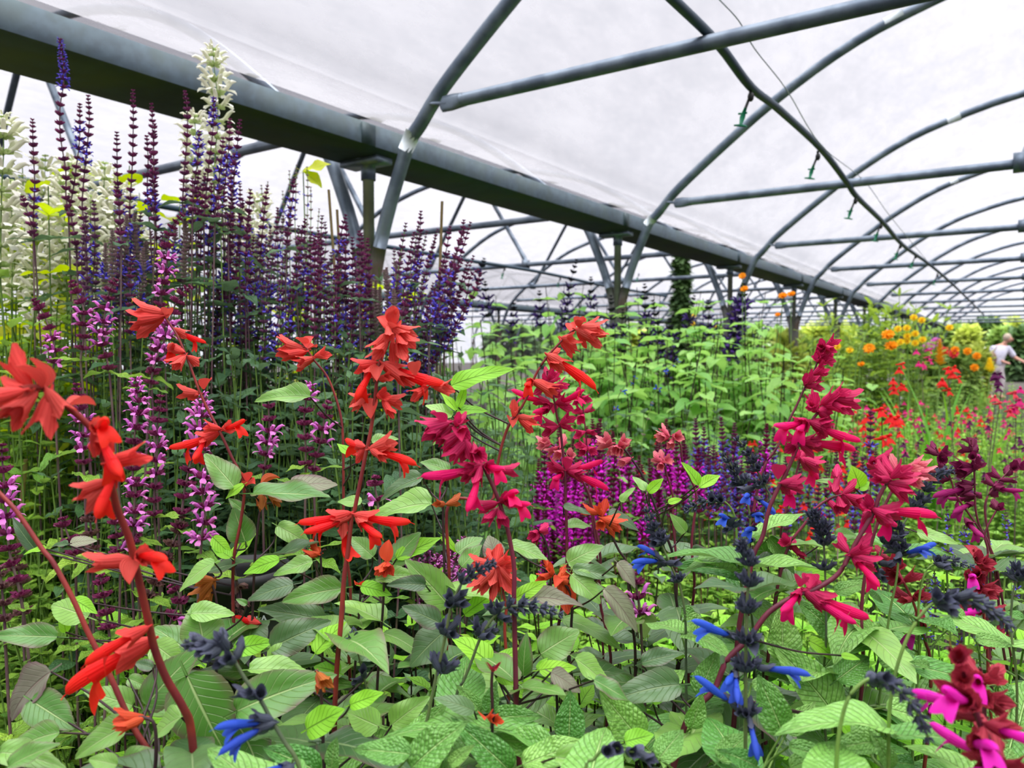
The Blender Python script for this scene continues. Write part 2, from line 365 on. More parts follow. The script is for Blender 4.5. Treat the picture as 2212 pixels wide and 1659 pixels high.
for nm, off in (('ceiling', 0), ('ceiling_beyond_the_gutter', -BAY), ('ceiling_far', -2*BAY), ('ceiling_beside', BAY)): roof(nm, off)
ya, yb = S*(Y0-.5), S*(YE+.5)
single('wall_far_side', tpl([(XP-2*BAY, ya, .5), (XP-2*BAY, yb, .5), (XP-2*BAY, yb, 2.3), (XP-2*BAY, ya, 2.3)], [(0, 1, 2, 3)], [(.4, 0)]*4), M['side_film'], None, None, None, 'structure')
def gutter(i, off, label):
    x = XP+off; prof = [(.13, .985), (.13, .892), (.10, .872), (-.15, .872), (-.15, .985), (-.13, .985), (-.13, .905), (.11, .905), (.11, .985)]
    t = thing('gutter_beam', label, 'gutter', (x, 0, HC+.9), 'gutter beams between the tunnel bays')
    def ext(ii, mat, nm, lab=None):
        V = [(x+prof[k][0], y, HC+prof[k][1]) for y in (ya, yb) for k in ii]; n = len(ii)
        mb = MB(); mb.raw(tpl(V, grid_faces(2, n), [(v[0], v[1]) for v in V])); part(nm, mb, mat, t, lab)
    ext([8, 0, 1], M['gutter_side'], 'side', 'blue grey galvanised gutter side'); ext([4, 5, 6, 7, 8], M['gutter_side'], 'channel')
    ext([1, 2, 3], M['gutter_under'], 'underside', 'mossy dark green gutter underside'); ext([3, 4], M['gutter_side'], 'outer_side')
    for n in range(0, YE+1):                       # lapped joint plates at every post
        if i == 0 and n <= 5:
            mb = MB(); y = S*n-.13; mb.raw(box(x+.128, x+.134, y-.04, y+.04, HC+.893, HC+.98)); part('joint_plate', mb, M['gutter_side'], t)
gutter(0, 0, 'long blue grey gutter beam with mossy underside above the purple sage')
gutter(1, -BAY, 'far gutter beam beyond the neighbouring bay, behind the purple sage')
gutter(2, BAY, 'gutter beam along the other side of the tunnel bay')
ORD = ['', 'first', 'second', 'third', 'fourth', 'fifth', 'sixth']
def post(n, off, near):
    x, y = XP+off, S*n
    lab = ('round steel post %s along the gutter beam, counting from the purple sage' % ORD[n]) if near else None
    t = thing('gutter_post', lab or ('distant thin steel post under a gutter beam' if off == 0 else 'steel post under the farther gutter beam'), 'post', (x, y, 0), 'posts under the near gutter' if off == 0 else 'posts under the far gutter')
    mb = MB(); mb.raw(tube([(x, y, 0), (x, y, HC+.84)], .026, sides=12)); part('shaft', mb, M['galv_rust'], t)
    mb = MB(); mb.raw(tube([(x, y, HC+.78), (x, y, HC+.845)], .034, sides=12)); mb.raw(box(x-.13, x+.10, y-.05, y+.05, HC+.845, HC+.872)); part('bracket', mb, M['galv'], t)
def frame_obj(n, b):
    off, y = -BAY*b, S*n
    names = {0: 'steel hoop frame %s from the camera over this bay', 1: 'steel hoop frame %s along the neighbouring bay beyond the gutter', 2: 'thin far hoop frame in the outermost bay'}
    lab = names[b] % ORD[n] if b < 2 and 1 <= n <= 6 else names[2] if b == 2 and False else ('small distant hoop frame far down the tunnel' if b == 0 else ('distant hoop frame in the bays beyond the gutter'))
    t = thing('hoop_frame', lab, 'hoop frame', (off+.7, y, 0), ('far hoop frames beyond the gutter' if b else 'far hoop frames down the tunnel') if n > 6 or n < 1 or b == 2 else 'hoop frames')
    r = .031
    sd_ = 10 if n < 5 else 6
    P = smooth_path([np.array([x+off, y, HC+z]) for x, z in HOOP], 3)
    up_ = [p for p in P if p[2] > HC+.44]
    mb = MB(); mb.raw(tube(up_, r, sides=sd_)); part('hoop', mb, M['galv'], t)
    for s in (-1, 1):
        lg = [p for p in P if p[2] < HC+.50 and (p[0]-off-.7)*s > 0]
        mb = MB(); mb.raw(tube(lg, r*1.02, sides=sd_)); part('hoop_leg', mb, M['galv_leg'], t)
    # tie bar with flattened ends
    xa, xb, z = -2.05+off, 3.45+off, HC+1.035
    mb = MB(); mb.raw(tube([(xa+.1, y-.02, z), (xb-.1, y-.02, z)], .027, sides=sd_)); part('tie_bar', mb, M['galv'], t)
    for s, xe in ((1, xa), (-1, xb)):
        V, uv = [], []
        for q, (dx, hy, hz) in enumerate(((-.01, .008, .018), (.0, .007, .034), (.05, .007, .036), (.085, .02, .031), (.12, .027, .027))):
            for j in range(10):
                g = 2*math.pi*j/10; V.append((xe+s*dx, y-.02+hy*math.cos(g), z+hz*math.sin(g))); uv.append((0, 0))
        mb = MB(); mb.raw(tpl(V, grid_faces(5, 10, True)+[tuple(range(10))], uv)); mb.raw(tube([(xe-s*.075, y-.02, z+.015), (xe+s*.02, y-.02, z)], .009, sides=6)); part('flattened_end', mb, M['galv'], t)
    for s in (-1, 1):
        f = np.array([.7+off+s*.76, y+.02, HC+1.055]); a = np.array([.7+off+s*.03, y+.02, HC+2.17])
        mb = MB(); mb.raw(tube([f, f+(a-f)*.06, f+(a-f)*.12, a], [.012, .03, .024, .024], sides=sd_)); part('brace', mb, M['galv'], t)
        mb = MB(); mb.raw(box(f[0]-.03, f[0]+.03, y-.055, y+.03, HC+.995, HC+1.09)); part('clamp', mb, M['galv'], t)
    if n in (1, 2, 3, 4) and b == 0:               # pale repair tape on the pipe
        for (x0, z0), (x1, z1) in {1: [((-2.23, .95), (-2.245, .925))], 2: [((-.75, 1.952), (-.65, 1.985)), ((-2.225, .945), (-2.24, .93))], 3: [((-.62, 1.99), (-.52, 2.015))], 4: [((-.78, 1.94), (-.70, 1.965))]}[n]:
            k = 1.0 if (x1-x0) > 0 else 3.0
            mb = MB(); mb.raw(tube([(x0+off, y, HC+z0+.006), (x0+off+(x1-x0)*k, y, HC+z0+.006+(z1-z0)*k)], .0335, sides=10)); part('repair_tape', mb, M['tape'], t)
for n in range(Y0, YE+1):
    for b in (0, 1, 2):
        if b and n < -1: continue
        frame_obj(n, b)
    for off in (0, -BAY):
        if n >= -1: post(n, off, off == 0 and 1 <= n <= 5)

# ------------------------------------------------------------------ overhead watering line, wire
def hose(name, label, pts, r, mat, cat, nozzles=()):
    t = thing(name, label, cat, tuple(pts[0]))
    mb = MB(); mb.raw(tube(smooth_path(pts, 5), r, sides=8)); part('hose', mb, mat, t)
    for p, s in nozzles:
        p = np.asarray(p); mb = MB()
        mb.raw(ellipsoid(p+[0, 0, -.03*s], (.013*s, .013*s, .02*s), 8, 6)); mb.raw(tube([p, p+[-.004, 0, -.03*s], p+[-.02*s, 0, -.07*s]], .006*s, sides=6)); a = part('nozzle', mb, M['black_plastic'], t)
        q = p+[-.02*s, 0, -.07*s]; mb = MB()
        mb.raw(tube([q, q+[-.012*s, 0, -.035*s], q+[-.018*s, 0, -.06*s]], [.006*s, .011*s, .006*s], sides=8))
        mb.raw(tube([q+[-.028*s, 0, -.018*s], q+[.006*s, 0, -.02*s]], .004*s, sides=6)); mb.raw(tube([q+[-.045*s, 0, -.06*s], q+[-.02*s, 0, -.064*s], q+[.006*s, 0, -.072*s]], [.003*s, .006*s, .003*s], sides=6))
        c = part('spray_head', mb, M['green_plastic'], a, 'green spray head', origin=t.location)
XH = -.92
hp = [on_x(x, y, XH) for x, y in ((1380, -70), (1455, 0), (1551, 95), (1621, 187), (1681, 235), (1774, 322), (1830, 395), (1851, 425), (1907, 480), (1951, 530), (2005, 569), (2050, 607), (2090, 645), (2125, 680))]
nz = [(on_x(x, y, XH), s) for x, y, s in ((1622, 192, 1), (1767, 326, 1), (1848, 424, 1), (1903, 480, 1), (1945, 525, 1), (1978, 548, 1), (2025, 590, 1))]
hose('watering_hose', 'dark overhead watering hose with green spray heads hanging down the bay', hp, .017, M['dark_hose'], 'hose', nz)
hose('steel_wire', 'thin pale wire sagging above the overhead watering hose', [on_x(x, y, -.86) for x, y in ((1545, -10), (1596, 45), (1630, 105), (1700, 195), (1775, 315), (1868, 392), (1925, 470), (2000, 560))], .0022, M['wire'], 'wire')
XL = -5.7-1.62
def lp(x, y, d): return at(x, y, d)
hose('watering_hose', 'dark watering hose sagging across the neighbouring bay behind the sage', [lp(-60, 372, 3.3), lp(60, 392, 3.6), lp(240, 425, 4.2), lp(530, 478, 5.2), lp(760, 520, 6.1), lp(860, 537, 6.5), lp(1013, 563, 7.5), lp(1140, 583, 8.6), lp(1230, 601, 9.6), lp(1310, 618, 10.6), lp(1440, 640, 12.5)], .019, M['dark_hose'], 'hose',
     [(lp(1090, 576, 8.1), .9), (lp(1210, 598, 9.4), .9), (lp(1380, 590, 9.4), .7)])
def cane(x0, y0, x1, y1, d, lab):
    a, b = at(x0, y0, d), at(x1, y1, d); v = b-a; g = a+v*(a[2]/max(.05, -v[2])); g[2] = max(0, g[2])
    t = single('bamboo_cane', tube([g, (g+a)/2, a], .0062, .0045, sides=8), M['bamboo'], lab, 'cane', 'bamboo canes', origin=g)
cane(710, 410, 719, 530, 2.5, 'taller bamboo cane sticking up in front of the curved leg of the neighbouring hoop')
cane(728, 453, 733, 540, 2.5, 'shorter bamboo cane beside a taller one by the curved hoop leg')
cane(955, 435, 952, 530, 2.4, 'bamboo cane standing among loose blue sage spikes under the gutter')
cane(56, 992, 46, 1100, 1.7, 'short bamboo cane among lime leaves low behind the pink sage')
# ------------------------------------------------------------------ leaf, flower and spike shapes
def ovate(t, shape):
    if shape == 'ovate': return (t+.02)**.5*(1-t)**.95*(1-.18*max(0, (t-.6)/.4))
    if shape == 'heart': return (t+.06)**.36*(1-t)**.8
    return (t+.02)**.6*(1-t)**.7
NORM = {s: 1/max(ovate(i/40, s) for i in range(41)) for s in ('ovate', 'heart', 'lance')}
def leaf_tpl(nl=14, nw=3, ratio=.5, shape='ovate', fold=.25, droop=.25, wave=.03, serr=.0, pet=.18, seed=0):
    """unit-length leaf along +x, blade in xy, upper face +z; first rows are the petiole"""
    q = random.Random(seed); V, uv, nc = [], [], 2*nw+1
    rows = ([(-pet, .012), (-.001, .014)] if pet > 0 else [])
    for i in range(nl+1):
        t = i/nl
        if shape in NORM: w = ovate(t, shape)
        elif shape == 'sword': w = min(1, 4*t+.4)*(1-t**3)
        else: w = math.sin(math.pi*min(1, t*.96+.03))**.7
        rows.append((t, max(.004, w*ratio/2*NORM.get(shape, 1.0))))
    ph = q.uniform(0, 6)
    for k, (t, w) in enumerate(rows):
        tt = max(0, t); cx = t; cz = -droop*tt*tt
        for j in range(nc):
            u = (j-nw)/nw; y = u*w; x = cx
            z = cz+fold*abs(y)*(1.0-.3*tt)-fold*.8*y*y/max(.05, ratio)*1.2+wave*math.sin(tt*9+ph+u*1.7)*abs(u)*(w/(ratio*.5))
            if abs(u) == 1 and serr > 0 and t > .05:
                sgn = 1 if k % 2 else -1; y += math.copysign(serr*sgn*ratio*.5, y)*(1 if w > .05*ratio else .2); x += serr*.12*sgn
            if shape == 'heart' and t < .12 and t >= 0: x -= .10*abs(u)*(1-t/.12)
            V.append((x, y, z)); uv.append((u, t))
    return tpl(V, grid_faces(len(rows), nc), uv)
def variants(n, **k):
    out = []
    for i in range(n):
        q = random.Random(100+i); kk = dict(k); kk['fold'] = q.uniform(.1, .85); kk['droop'] = q.uniform(.0, .5); kk['wave'] = k.get('wave', .03)*q.uniform(.5, 1.6); kk['seed'] = i
        out.append(leaf_tpl(**kk))
    return out
LV = {'sage': variants(6, nl=22, nw=3, ratio=.56, serr=.07, wave=.035), 'young': variants(4, nl=14, nw=2, ratio=.5, serr=.03),
      'crinkled': variants(5, nl=26, nw=4, ratio=.5, serr=.05, wave=.03), 'filler': variants(6, nl=10, nw=2, ratio=.54, serr=.03, wave=.04),
      'fillc': variants(5, nl=12, nw=2, ratio=.5, serr=.05, wave=.03), 'lime': variants(5, nl=12, nw=2, ratio=.42, serr=.10, wave=.06, pet=.06), 'dark': variants(5, nl=8, nw=2, ratio=.42, serr=.05, wave=.05, pet=.15),
      'cordate': variants(5, nl=7, nw=2, ratio=.78, shape='heart', wave=.03, pet=.4), 'micro': variants(4, nl=4, nw=1, ratio=.56, shape='round', wave=.02, pet=.15),
      'round': variants(4, nl=8, nw=2, ratio=.8, shape='round', wave=.06, pet=.4), 'lance': variants(4, nl=6, nw=1, ratio=.24, shape='lance', wave=.02, pet=.05),
      'far': variants(3, nl=2, nw=1, ratio=.7, shape='round', wave=.02, pet=0), 'sword': variants(3, nl=8, nw=1, ratio=.065, shape='sword', wave=.0, pet=0)}
def put_leaf(mb, kind, base, d, up, L, wid=1.0, rnd=None):
    A = frame(d, up); mb.add(rng.choice(LV[kind]), A*np.array([L, L*wid, L]), base, rnd)

def calyx_tpl(seed, nA=20, nR=7, open_=1.0, long_=1.0):
    q = random.Random(seed); V, uv = [], []; prof = [(-.16, .03), (-.02, .045), (.06, .12), (.25, .20), (.5, .25*open_), (.75, .29*open_), (1.0, .36*open_)]
    tw = q.uniform(-.15, .15); sp = q.uniform(.75, 1.2)
    for k, (t, r) in enumerate(prof):
        for j in range(nA):
            g = 2*math.pi*j/nA; lobe = 0
            for c, wd, am in ((math.pi/2+tw, 1.15, 1.0), (-math.pi*.22+tw, .8, .95), (-math.pi*.78+tw, .8, .85*sp)):
                dd = abs((g-c+math.pi) % (2*math.pi)-math.pi); lobe = max(lobe, am*max(0, 1-dd/wd)**.75)
            x = t if t < .5 else t*(1-.42*(t-.5)/.5*(1-lobe)); rr = r*(1+.06*math.cos(10*g)*(t > .05))*(1+.25*lobe*max(0, t-.5))
            V.append((x*long_, rr*math.cos(g)*.82, rr*math.sin(g)+.04*t*t)); uv.append((j/nA, t))
    return tpl(V, grid_faces(len(prof), nA, True), uv)
def corolla_tpl(seed, hood=0.0, lip=1.0, length=2.3):
    """two-lipped tube starting inside a unit calyx"""
    q = random.Random(seed); V, uv, nA = [], [], 14; s0, s1, L = .45, 1.0+.24*length, length; bend = q.uniform(-.06, .10)
    zc = lambda x: bend*(x-.5)**2+hood*.12*max(0, x-1)**2
    ns = 6
    for i in range(ns):
        t = i/(ns-1); x = s0+(s1-s0)*t; r = .10+.12*t
        for j in range(nA):
            g = 2*math.pi*j/nA; V.append((x, r*math.cos(g)*.85, zc(x)+r*math.sin(g)*1.05)); uv.append((j/nA, t*.5))
    tube_ = tpl(V, grid_faces(ns, nA, True), uv)
    V, uv, nu, nh = [], [], 9, 7                       # hood: upper half carried on to a rounded tip
    for i in range(nh):
        t = i/(nh-1); x = s1+(L-s1)*t; r = .22*(1-t**2.6)**.5+.004; w = .19*(1-t**3)**.6+.01; z0 = zc(x)-hood*.30*t*t
        for j in range(nu):
            g = -.35+(math.pi+.7)*j/(nu-1); V.append((x, w*math.cos(g), z0+r*math.sin(g)*.95+.02*t)); uv.append((j/nu, .5+.5*t))
    up_ = tpl(V, grid_faces(nh, nu), uv)
    V, uv, nl, nw = [], [], 7, 7                       # drooping, notched lower lip
    dr = q.uniform(.75, 1.15)
    for i in range(nl):
        t = i/(nl-1)
        for j in range(nw):
            u = (j-3)/3.0; w = (.19+.20*t**.7*lip)*(1 if t < .95 else .92); notch = .12*t*t*(1-abs(u))*(t > .6)+.05*t*math.cos(u*6)
            a = t*1.25*dr; x = s1-.10+.62*lip*math.sin(a)*.75-notch*.6; z = zc(s1)-.18-.55*lip*(1-math.cos(a))-.12*t*lip+notch*.7
            V.append((x, u*w, z+.10*u*u*(1-t*1.6))); uv.append((u*.5+.5, .5+.5*t))
    lo_ = tpl(V, grid_faces(nl, nw), uv)
    st_ = tube([(L*.8, 0, zc(L)-hood*.2+.02), (L+.05, .01, zc(L)-hood*.33), (L+.16, .02, zc(L)-hood*.42-.03)], .012, sides=4)
    return join(tube_, up_, lo_, st_)
def bract_tpl(seed):
    q = random.Random(seed); V, uv, nl, nc = [], [], 8, 7
    for i in range(nl+1):
        t = i/nl; w = .36*math.sin(math.pi*(t*.94+.03)**.8)**.8*(1-t)**.12
        for j in range(nc):
            u = (j-3)/3.0; V.append((t, u*w, .9*u*u*w-.05+.12*math.sin(t*2.6)+q.uniform(-.006, .006))); uv.append((u*.5+.5, t))
    return tpl(V, grid_faces(nl+1, nc), uv)
def mini_calyx(nA=7, nl=3):
    V, uv = [], []
    for k, (t, r) in enumerate(((-.1, .04), (.1, .17), (.5, .25), (1.0, .27))):
        for j in range(nA):
            g = 2*math.pi*j/nA; x = t if k < 3 else (.62+.42*max(0, math.cos(g*1.5+.3))**1.2); V.append((x, r*math.cos(g)*.9, r*math.sin(g))); uv.append((j/nA, t))
    return tpl(V, grid_faces(4, nA, True), uv)
def mini_corolla(hood=1.0, lip=1.0, L=1.0):
    P = [(.3, 0, 0), (.9*L, 0, .08), (1.35*L, 0, .30*hood), (1.75*L, 0, .38*hood), (2.05*L, 0, .18*hood)]
    a = tube(P, [.12, .2, .22, .17, .05], sides=6); V, uv = [], []
    for i, (x, z, w) in enumerate(((.85, -.05, .16), (1.15, -.22, .26*lip), (1.4, -.52*lip, .38*lip), (1.42, -.78*lip, .26*lip))):
        for j in (-1, -.35, .35, 1): V.append((x*L, j*w, z-.06*abs(j))); uv.append((j*.5+.5, .5+.16*i))
    return join(a, tpl(V, grid_faces(4, 4), uv))
CAL = [calyx_tpl(i, open_=[1, .85, 1.15, .7, 1.05, .95][i]) for i in range(6)]
COR = [corolla_tpl(i, hood=[0, .25, -.1][i]) for i in range(3)]
CALN = [calyx_tpl(20+i, nA=12, open_=.68) for i in range(3)]
CORB = [corolla_tpl(30+i, hood=.55, lip=1.25, length=2.5) for i in range(3)]
BR = [bract_tpl(i) for i in range(4)]
MC, MK = mini_calyx(), mini_corolla()
def proto(name, t, mat):
    mb = MB(); mb.raw(t, rng.random()); return mb.mesh(name, mat)
FAM = {'coral': ('coral_calyx', 'scarlet'), 'crim': ('crimson_calyx', 'magenta'), 'rose': ('rose_calyx', 'magenta'), 'orange': ('orange_calyx', 'scarlet'), 'brown': ('brown_calyx', 'scarlet'),
       'red': ('red_calyx', 'hotpink'), 'plum': ('plum_calyx', 'plum_magenta'), 'slate': ('slate', 'blue'), 'wine': ('red_calyx', 'hotpink')}
PR = {}
for fm, (a, b) in FAM.items():
    cs, ks = (CALN, CORB) if fm == 'slate' else (CAL, COR)
    PR[fm, 'c'] = [proto('calyx', t, M[a]) for t in cs for _ in (0, 1)]
    PR[fm, 'f'] = PR[fm, 'c']; PR[fm, 'k'] = [proto('corolla', t, M[b]) for t in ks]; PR[fm, 'b'] = [proto('bract', t, M[a]) for t in BR]
def place_flower(root, fam, typ, b, t, d, tdir=None):
    """b, t: photograph positions of the flower's foot and tip at depth d"""
    P0, P1 = at(b[0], b[1], d), at(t[0], t[1], d); v = P1-P0; Lp = np.linalg.norm(v)
    L0 = {'c': .026, 'f': .052, 'b': .026}[typ]*(.8 if fam == 'slate' else 1)
    dz = 0.0 if Lp >= L0 else math.sqrt(L0*L0-Lp*Lp)*.75*rng.choice((-1, 1, -1))
    v = v+F_*dz; L = np.linalg.norm(v)
    A = frame(v, Z_+.25*(-F_)+U(-.2, .2)*R_)
    s = L/{'c': 1.0, 'f': 2.3, 'b': 1.0}[typ]
    sy = s if typ != 'c' else max(s*.8, .020)
    if typ == 'f' and s < .014: s = .014
    nm = {'c': 'calyx', 'f': 'flower', 'b': 'bract'}[typ]
    me = rng.choice(PR[fam, typ]); o = link(nm, me, root)
    Mx = Matrix([[*(A[i]*np.array([s, sy, sy])), (P0-np.array(root.location))[i]] for i in range(3)]+[[0, 0, 0, 1]])
    o.matrix_local = Mx
    if typ == 'f': link('corolla', rng.choice(PR[fam, 'k']), o)
    return o
def ground_under(p, sway=.04):
    return np.array([p[0]+U(-sway, sway), p[1]+U(-sway, sway), 0.0])

HEROES = []                                            # (root, stem points, kind) so that digitised leaves find their plant
def hero(label, cat, group, fam, d, stem, flowers, smat='stem_red', r=(.0036, .0016), whorls=None, name='red_sage', dtip=0.0, leaves=True):
    q = parse(stem); n = len(q)                        # stem listed from the tip down
    P = [at(x, y, d+dtip*(1-i/max(1, n-1))) for i, (x, y) in enumerate(q)]
    hd = (P[-1]-P[-2])*[1, 1, 0]; hd = unit(hd)*min(.3, .9*np.linalg.norm(hd)/max(.02, P[-2][2]-P[-1][2])*.35) if np.linalg.norm(hd) > 1e-4 else hd
    g = ground_under(P[-1], .02)+hd; root = thing(name, label, cat, g, group)
    low = P[-1]; mid = (low*.55+g*.45)+np.array([U(-.01, .01), U(-.01, .01), 0])
    path = smooth_path([g+(low-g)*k+[U(-.006, .006), U(-.006, .006), 0] for k in (0, .2, .4, .58, .74, .86, .94)]+P[::-1], 5)
    mb = MB(); rk = .52 if fam == 'slate' else .74
    mb.raw(tube(path, r[0]*rk, r[1]*rk, sides=7)); part('stem', mb, M[smat], root)
    if leaves:                                         # opposite pairs of leaves down the stem
        mb = MB(); nd, az = (6, U(0, 3)); kind, mat = ('fillc', 'crinkled') if fam in ('slate', 'wine', 'red') else ('filler', rng.choice(('sage', 'sage', 'sage_dark')))
        for i in range(nd):
            z = low[2]-.03-.075*i; az += 1.57+U(-.2, .2)
            c = min(path, key=lambda p: abs(p[2]-z)) if i else low-[0, 0, .02]
            f = (z-g[2])/max(.1, low[2]-g[2])
            for sg in (0, math.pi):
                a = az+sg; put_leaf(mb, kind, c+[0, 0, U(-.01, .01)], [math.cos(a), math.sin(a), U(-.1, .5)], Z_, U(.065, .10))
        part('foliage', mb, M[mat], root)
    for typ, b, t in parse_fl(flowers):
        j = min(range(n), key=lambda i: (q[i][0]-b[0])**2+(q[i][1]-b[1])**2)
        place_flower(root, fam, typ, b, t, d+dtip*(1-j/max(1, n-1))+U(-.006, .006))
    if whorls:
        for (fm, wx, wy, s, cnt) in whorls:
            c = at(wx, wy, d); j = min(range(len(P)-1), key=lambda i: np.linalg.norm((P[i]+P[i+1])/2-c)); ax = unit(P[j]-P[j+1])
            mb = MB(); ring(mb, MC if fm not in ('slate',) else CALN[0], c, ax, s, cnt)
            part('whorl', mb, M[FAM[fm][0]], root)
    HEROES.append((root, [p for p in path if p[2] > .3], fam)); return root
def ring(mb, t, c, ax, s, n, tilt=(.6, 1.3), wid=1.0, ph=None):
    a = unit(np.cross(ax, [.3, .2, .9])); b = np.cross(ax, a); ph = U(0, 6) if ph is None else ph
    for k in range(n):
        g = ph+2*math.pi*k/n+U(-.2, .2); rad = a*math.cos(g)+b*math.sin(g); d = unit(rad+ax*U(*tilt)); A = frame(d, ax)
        mb.add(t, A*(s*U(.85, 1.15))*np.array([1, wid, wid]), c+rad*s*.1)

def spike(label, cat, group, path, k, whole=False, name='sage_spike', leaf=None, bloom=None, nleaf=0, leafL=.05, tip_dense=.18, foot=True, seedbloom=None):
    """path (tip first, world points). k: dict of size, spacing, n, calyx, corolla, stem mats"""
    P = smooth_path(path[::-1], 6); g = ground_under(P[0], .06); root = thing(name, label, cat, g, group)
    st = smooth_path([g+(P[0]-g)*q_+np.array([U(-.01, .01), U(-.01, .01), 0]) for q_ in (0, .25, .5, .75)], 3)+P if foot else P
    mb = MB(); mb.raw(tube(st, k.get('r', .0028)*.75, .0010, sides=5)); part('stem', mb, M[k['stem']], root)
    seg = [0.0]
    for i in range(1, len(P)): seg.append(seg[-1]+np.linalg.norm(P[i]-P[i-1]))
    T = seg[-1]; fs = k.get('flower_len', T); s = 0.002; mbc, mbk, any_k = MB(), MB(), False
    while s < min(T, fs):
        a = T-s; i = max(1, next((j for j in range(1, len(seg)) if seg[j] >= a), len(seg)-1)); f = (a-seg[i-1])/max(1e-6, seg[i]-seg[i-1]); c = P[i-1]+(P[i]-P[i-1])*f; ax = unit(P[i]-P[i-1])
        rel = s/T; den = min(1.0, .45+rel/tip_dense*.55); sz = k['size']*den
        if whole:
            w = MB(); ring(w, MC, c, ax, sz, k['n'], k.get('tilt', (.7, 1.5))); wo = part('whorl', w, M[k['calyx']], root)
        else: ring(mbc, MC, c, ax, sz, k['n'], k.get('tilt', (.7, 1.5)))
        pb = bloom(rel) if bloom else 0
        nb = sum(rng.random() < pb for _ in range(k['n']))
        if nb:
            w = MB() if whole else mbk; any_k = True; ring(w, MK, c, ax, sz*k.get('ck', 1.0), nb, (.2, .7))
            if whole: part('blossom', w, M[k['corolla']], wo, origin=g)
        s += k['gap']*(.35+.65*min(1.0, rel/tip_dense))*U(.9, 1.1)
    if not whole:
        part('flower_spike', mbc, M[k['calyx']], root)
        if any_k: part('blossoms', mbk, M[k['corolla']], root)
    if leaf and nleaf:
        mb = MB(); lo = P[0]; h0 = (lo[2]-g[2])
        for i in range(nleaf):
            f = 1.0-.62*i/nleaf; c = g+(lo-g)*f; a0 = U(0, 6.28)
            for sgn in (0, math.pi):
                a = a0+sgn; d = np.array([math.cos(a), math.sin(a), U(-.15, .55)]); put_leaf(mb, leaf[0], c, d, Z_, leafL*U(.7, 1.25)*(1.25-.5*f))
        part('foliage', mb, M[leaf[1]], root)
    HEROES.append((root, [p for p in st if p[2] > .3], 'spike')); return root
# ------------------------------------------------------------------ the big red, crimson and coral sages in front
G1 = 'tall red sages in the front row'
hero('coral red sage standing foremost, its blurred hooked flower head cut by the picture edge', 'sage', G1, 'coral', .64,
 '4:130,860 200,850 290,860 390,940 470,1000 600,1130 660,1270 720,1480 760,1640 7:840,180 900,440 960,700 1000,880 1080,1080 1190,1270 1240,1420',
 'c 4:200,850>30,610; b 4:290,850>260,665; b 4:270,850>180,720; c 4:180,870>-40,860; c 4:190,880>-20,1010; c 4:200,890>30,1110; c 4:240,880>140,1050; c 4:330,880>260,1185; c 4:300,860>360,1060; c 4:150,870>-30,940; b 4:430,970>535,975; f 4:610,1110>860,1095; f 4:625,1120>870,1440; c 4:600,1130>580,1285; c 4:700,1340>980,1280; c 4:690,1460>475,1545; c 4:700,1465>530,1640; f 4:770,1360>760,1640; f 7:880,280>1180,240; c 7:900,290>1105,335; c 7:850,310>540,340; b 7:890,290>900,440; f 7:960,745>620,920; f 7:985,830>400,1150', r=(.0055, .0026), name='red_sage', dtip=-.14)
hero('coral red sage with a bent stem among lilac-pink spikes', 'sage', G1, 'coral', .95,
 '4:1000,390 1050,380 1120,470 1160,540 1220,680 1290,870 1350,1000 1430,1150 1500,1300 1580,1480 7:1560,60 1515,300 1510,600 1525,860',
 'c 4:1060,370>845,335; c 4:1050,390>830,430; c 4:1040,410>870,500; c 4:1060,400>940,480; b 4:1080,400>1130,350; f 4:1130,470>1260,580; c 4:1200,640>1100,720; c 4:1200,650>1160,740; c 4:1220,650>1245,700; c 4:1190,620>1095,600; f 4:1120,570>1020,640; b 4:1320,860>1400,800; c 4:1290,890>1140,880; c 4:1280,900>1200,905; f 4:1440,1120>1640,1090; c 4:1430,1120>1330,1100; f 4:1420,1140>1120,1285; f 4:1340,1160>1325,1325; b 4:1600,1460>1610,1400; b 4:1500,1460>1440,1450; b 4:1590,1490>1680,1470')
hero('coral red sage leaning over a bare pale leaf before the purple spikes', 'sage', G1, 'coral', 1.0,
 '4:1950,585 1985,600 2040,680 2120,780 2180,930 2215,1080 2225,1300 8:20,150 60,500 50,900',
 'c 4:1985,605>1785,600; c 4:1975,620>1810,650; c 4:1960,600>1795,565; c 4:1985,620>1870,660; b 4:1985,590>1935,540; b 4:1985,590>2015,520; b 4:1990,600>2030,590; c 4:2035,665>1900,720; c 4:2030,660>1940,700; c 4:2040,650>2145,630')
hero('tallest scarlet and coral sage with three open whorls', 'sage', G1, 'coral', .80,
 '5:340,440 330,500 265,650 245,710 232,800 215,960 195,1110 150,1330 85,1650 8:70,20 45,250 20,420 0,700',
 'b 5:345,450>350,330; b 5:350,450>385,350; b 5:300,480>215,390; c 5:350,460>505,510; c 5:370,490>485,600; c 5:360,510>420,620; c 5:330,470>440,550; c 5:310,500>180,630; c 5:280,570>175,690; c 5:300,560>235,660; c 5:330,550>345,695; c 5:360,550>410,700; b 5:330,470>400,470; c 5:300,460>330,560; c 5:230,690>65,725; f 5:225,700>120,925; b 5:245,710>248,815; f 5:275,695>660,880; c 5:275,700>450,840; c 5:270,710>500,830; c 5:250,800>345,780; b 5:480,770>495,690; c 5:560,850>450,925; c 5:600,850>730,860; c 5:175,900>45,940; c 5:170,910>80,1010; b 5:205,920>205,1055; c 5:235,910>315,895; c 5:260,920>410,955; c 5:270,930>345,1050; f 5:150,1235>-10,1240; c 5:155,1240>85,1335; c 5:185,1250>365,1195; c 5:190,1250>300,1320; f 5:195,1255>500,1335; f 8:95,35>290,160; f 8:90,15>445,105; f 7:2270,5>1945,105; f 7:2280,20>2000,150; f 8:15,40>10,335', r=(.0046, .0018))
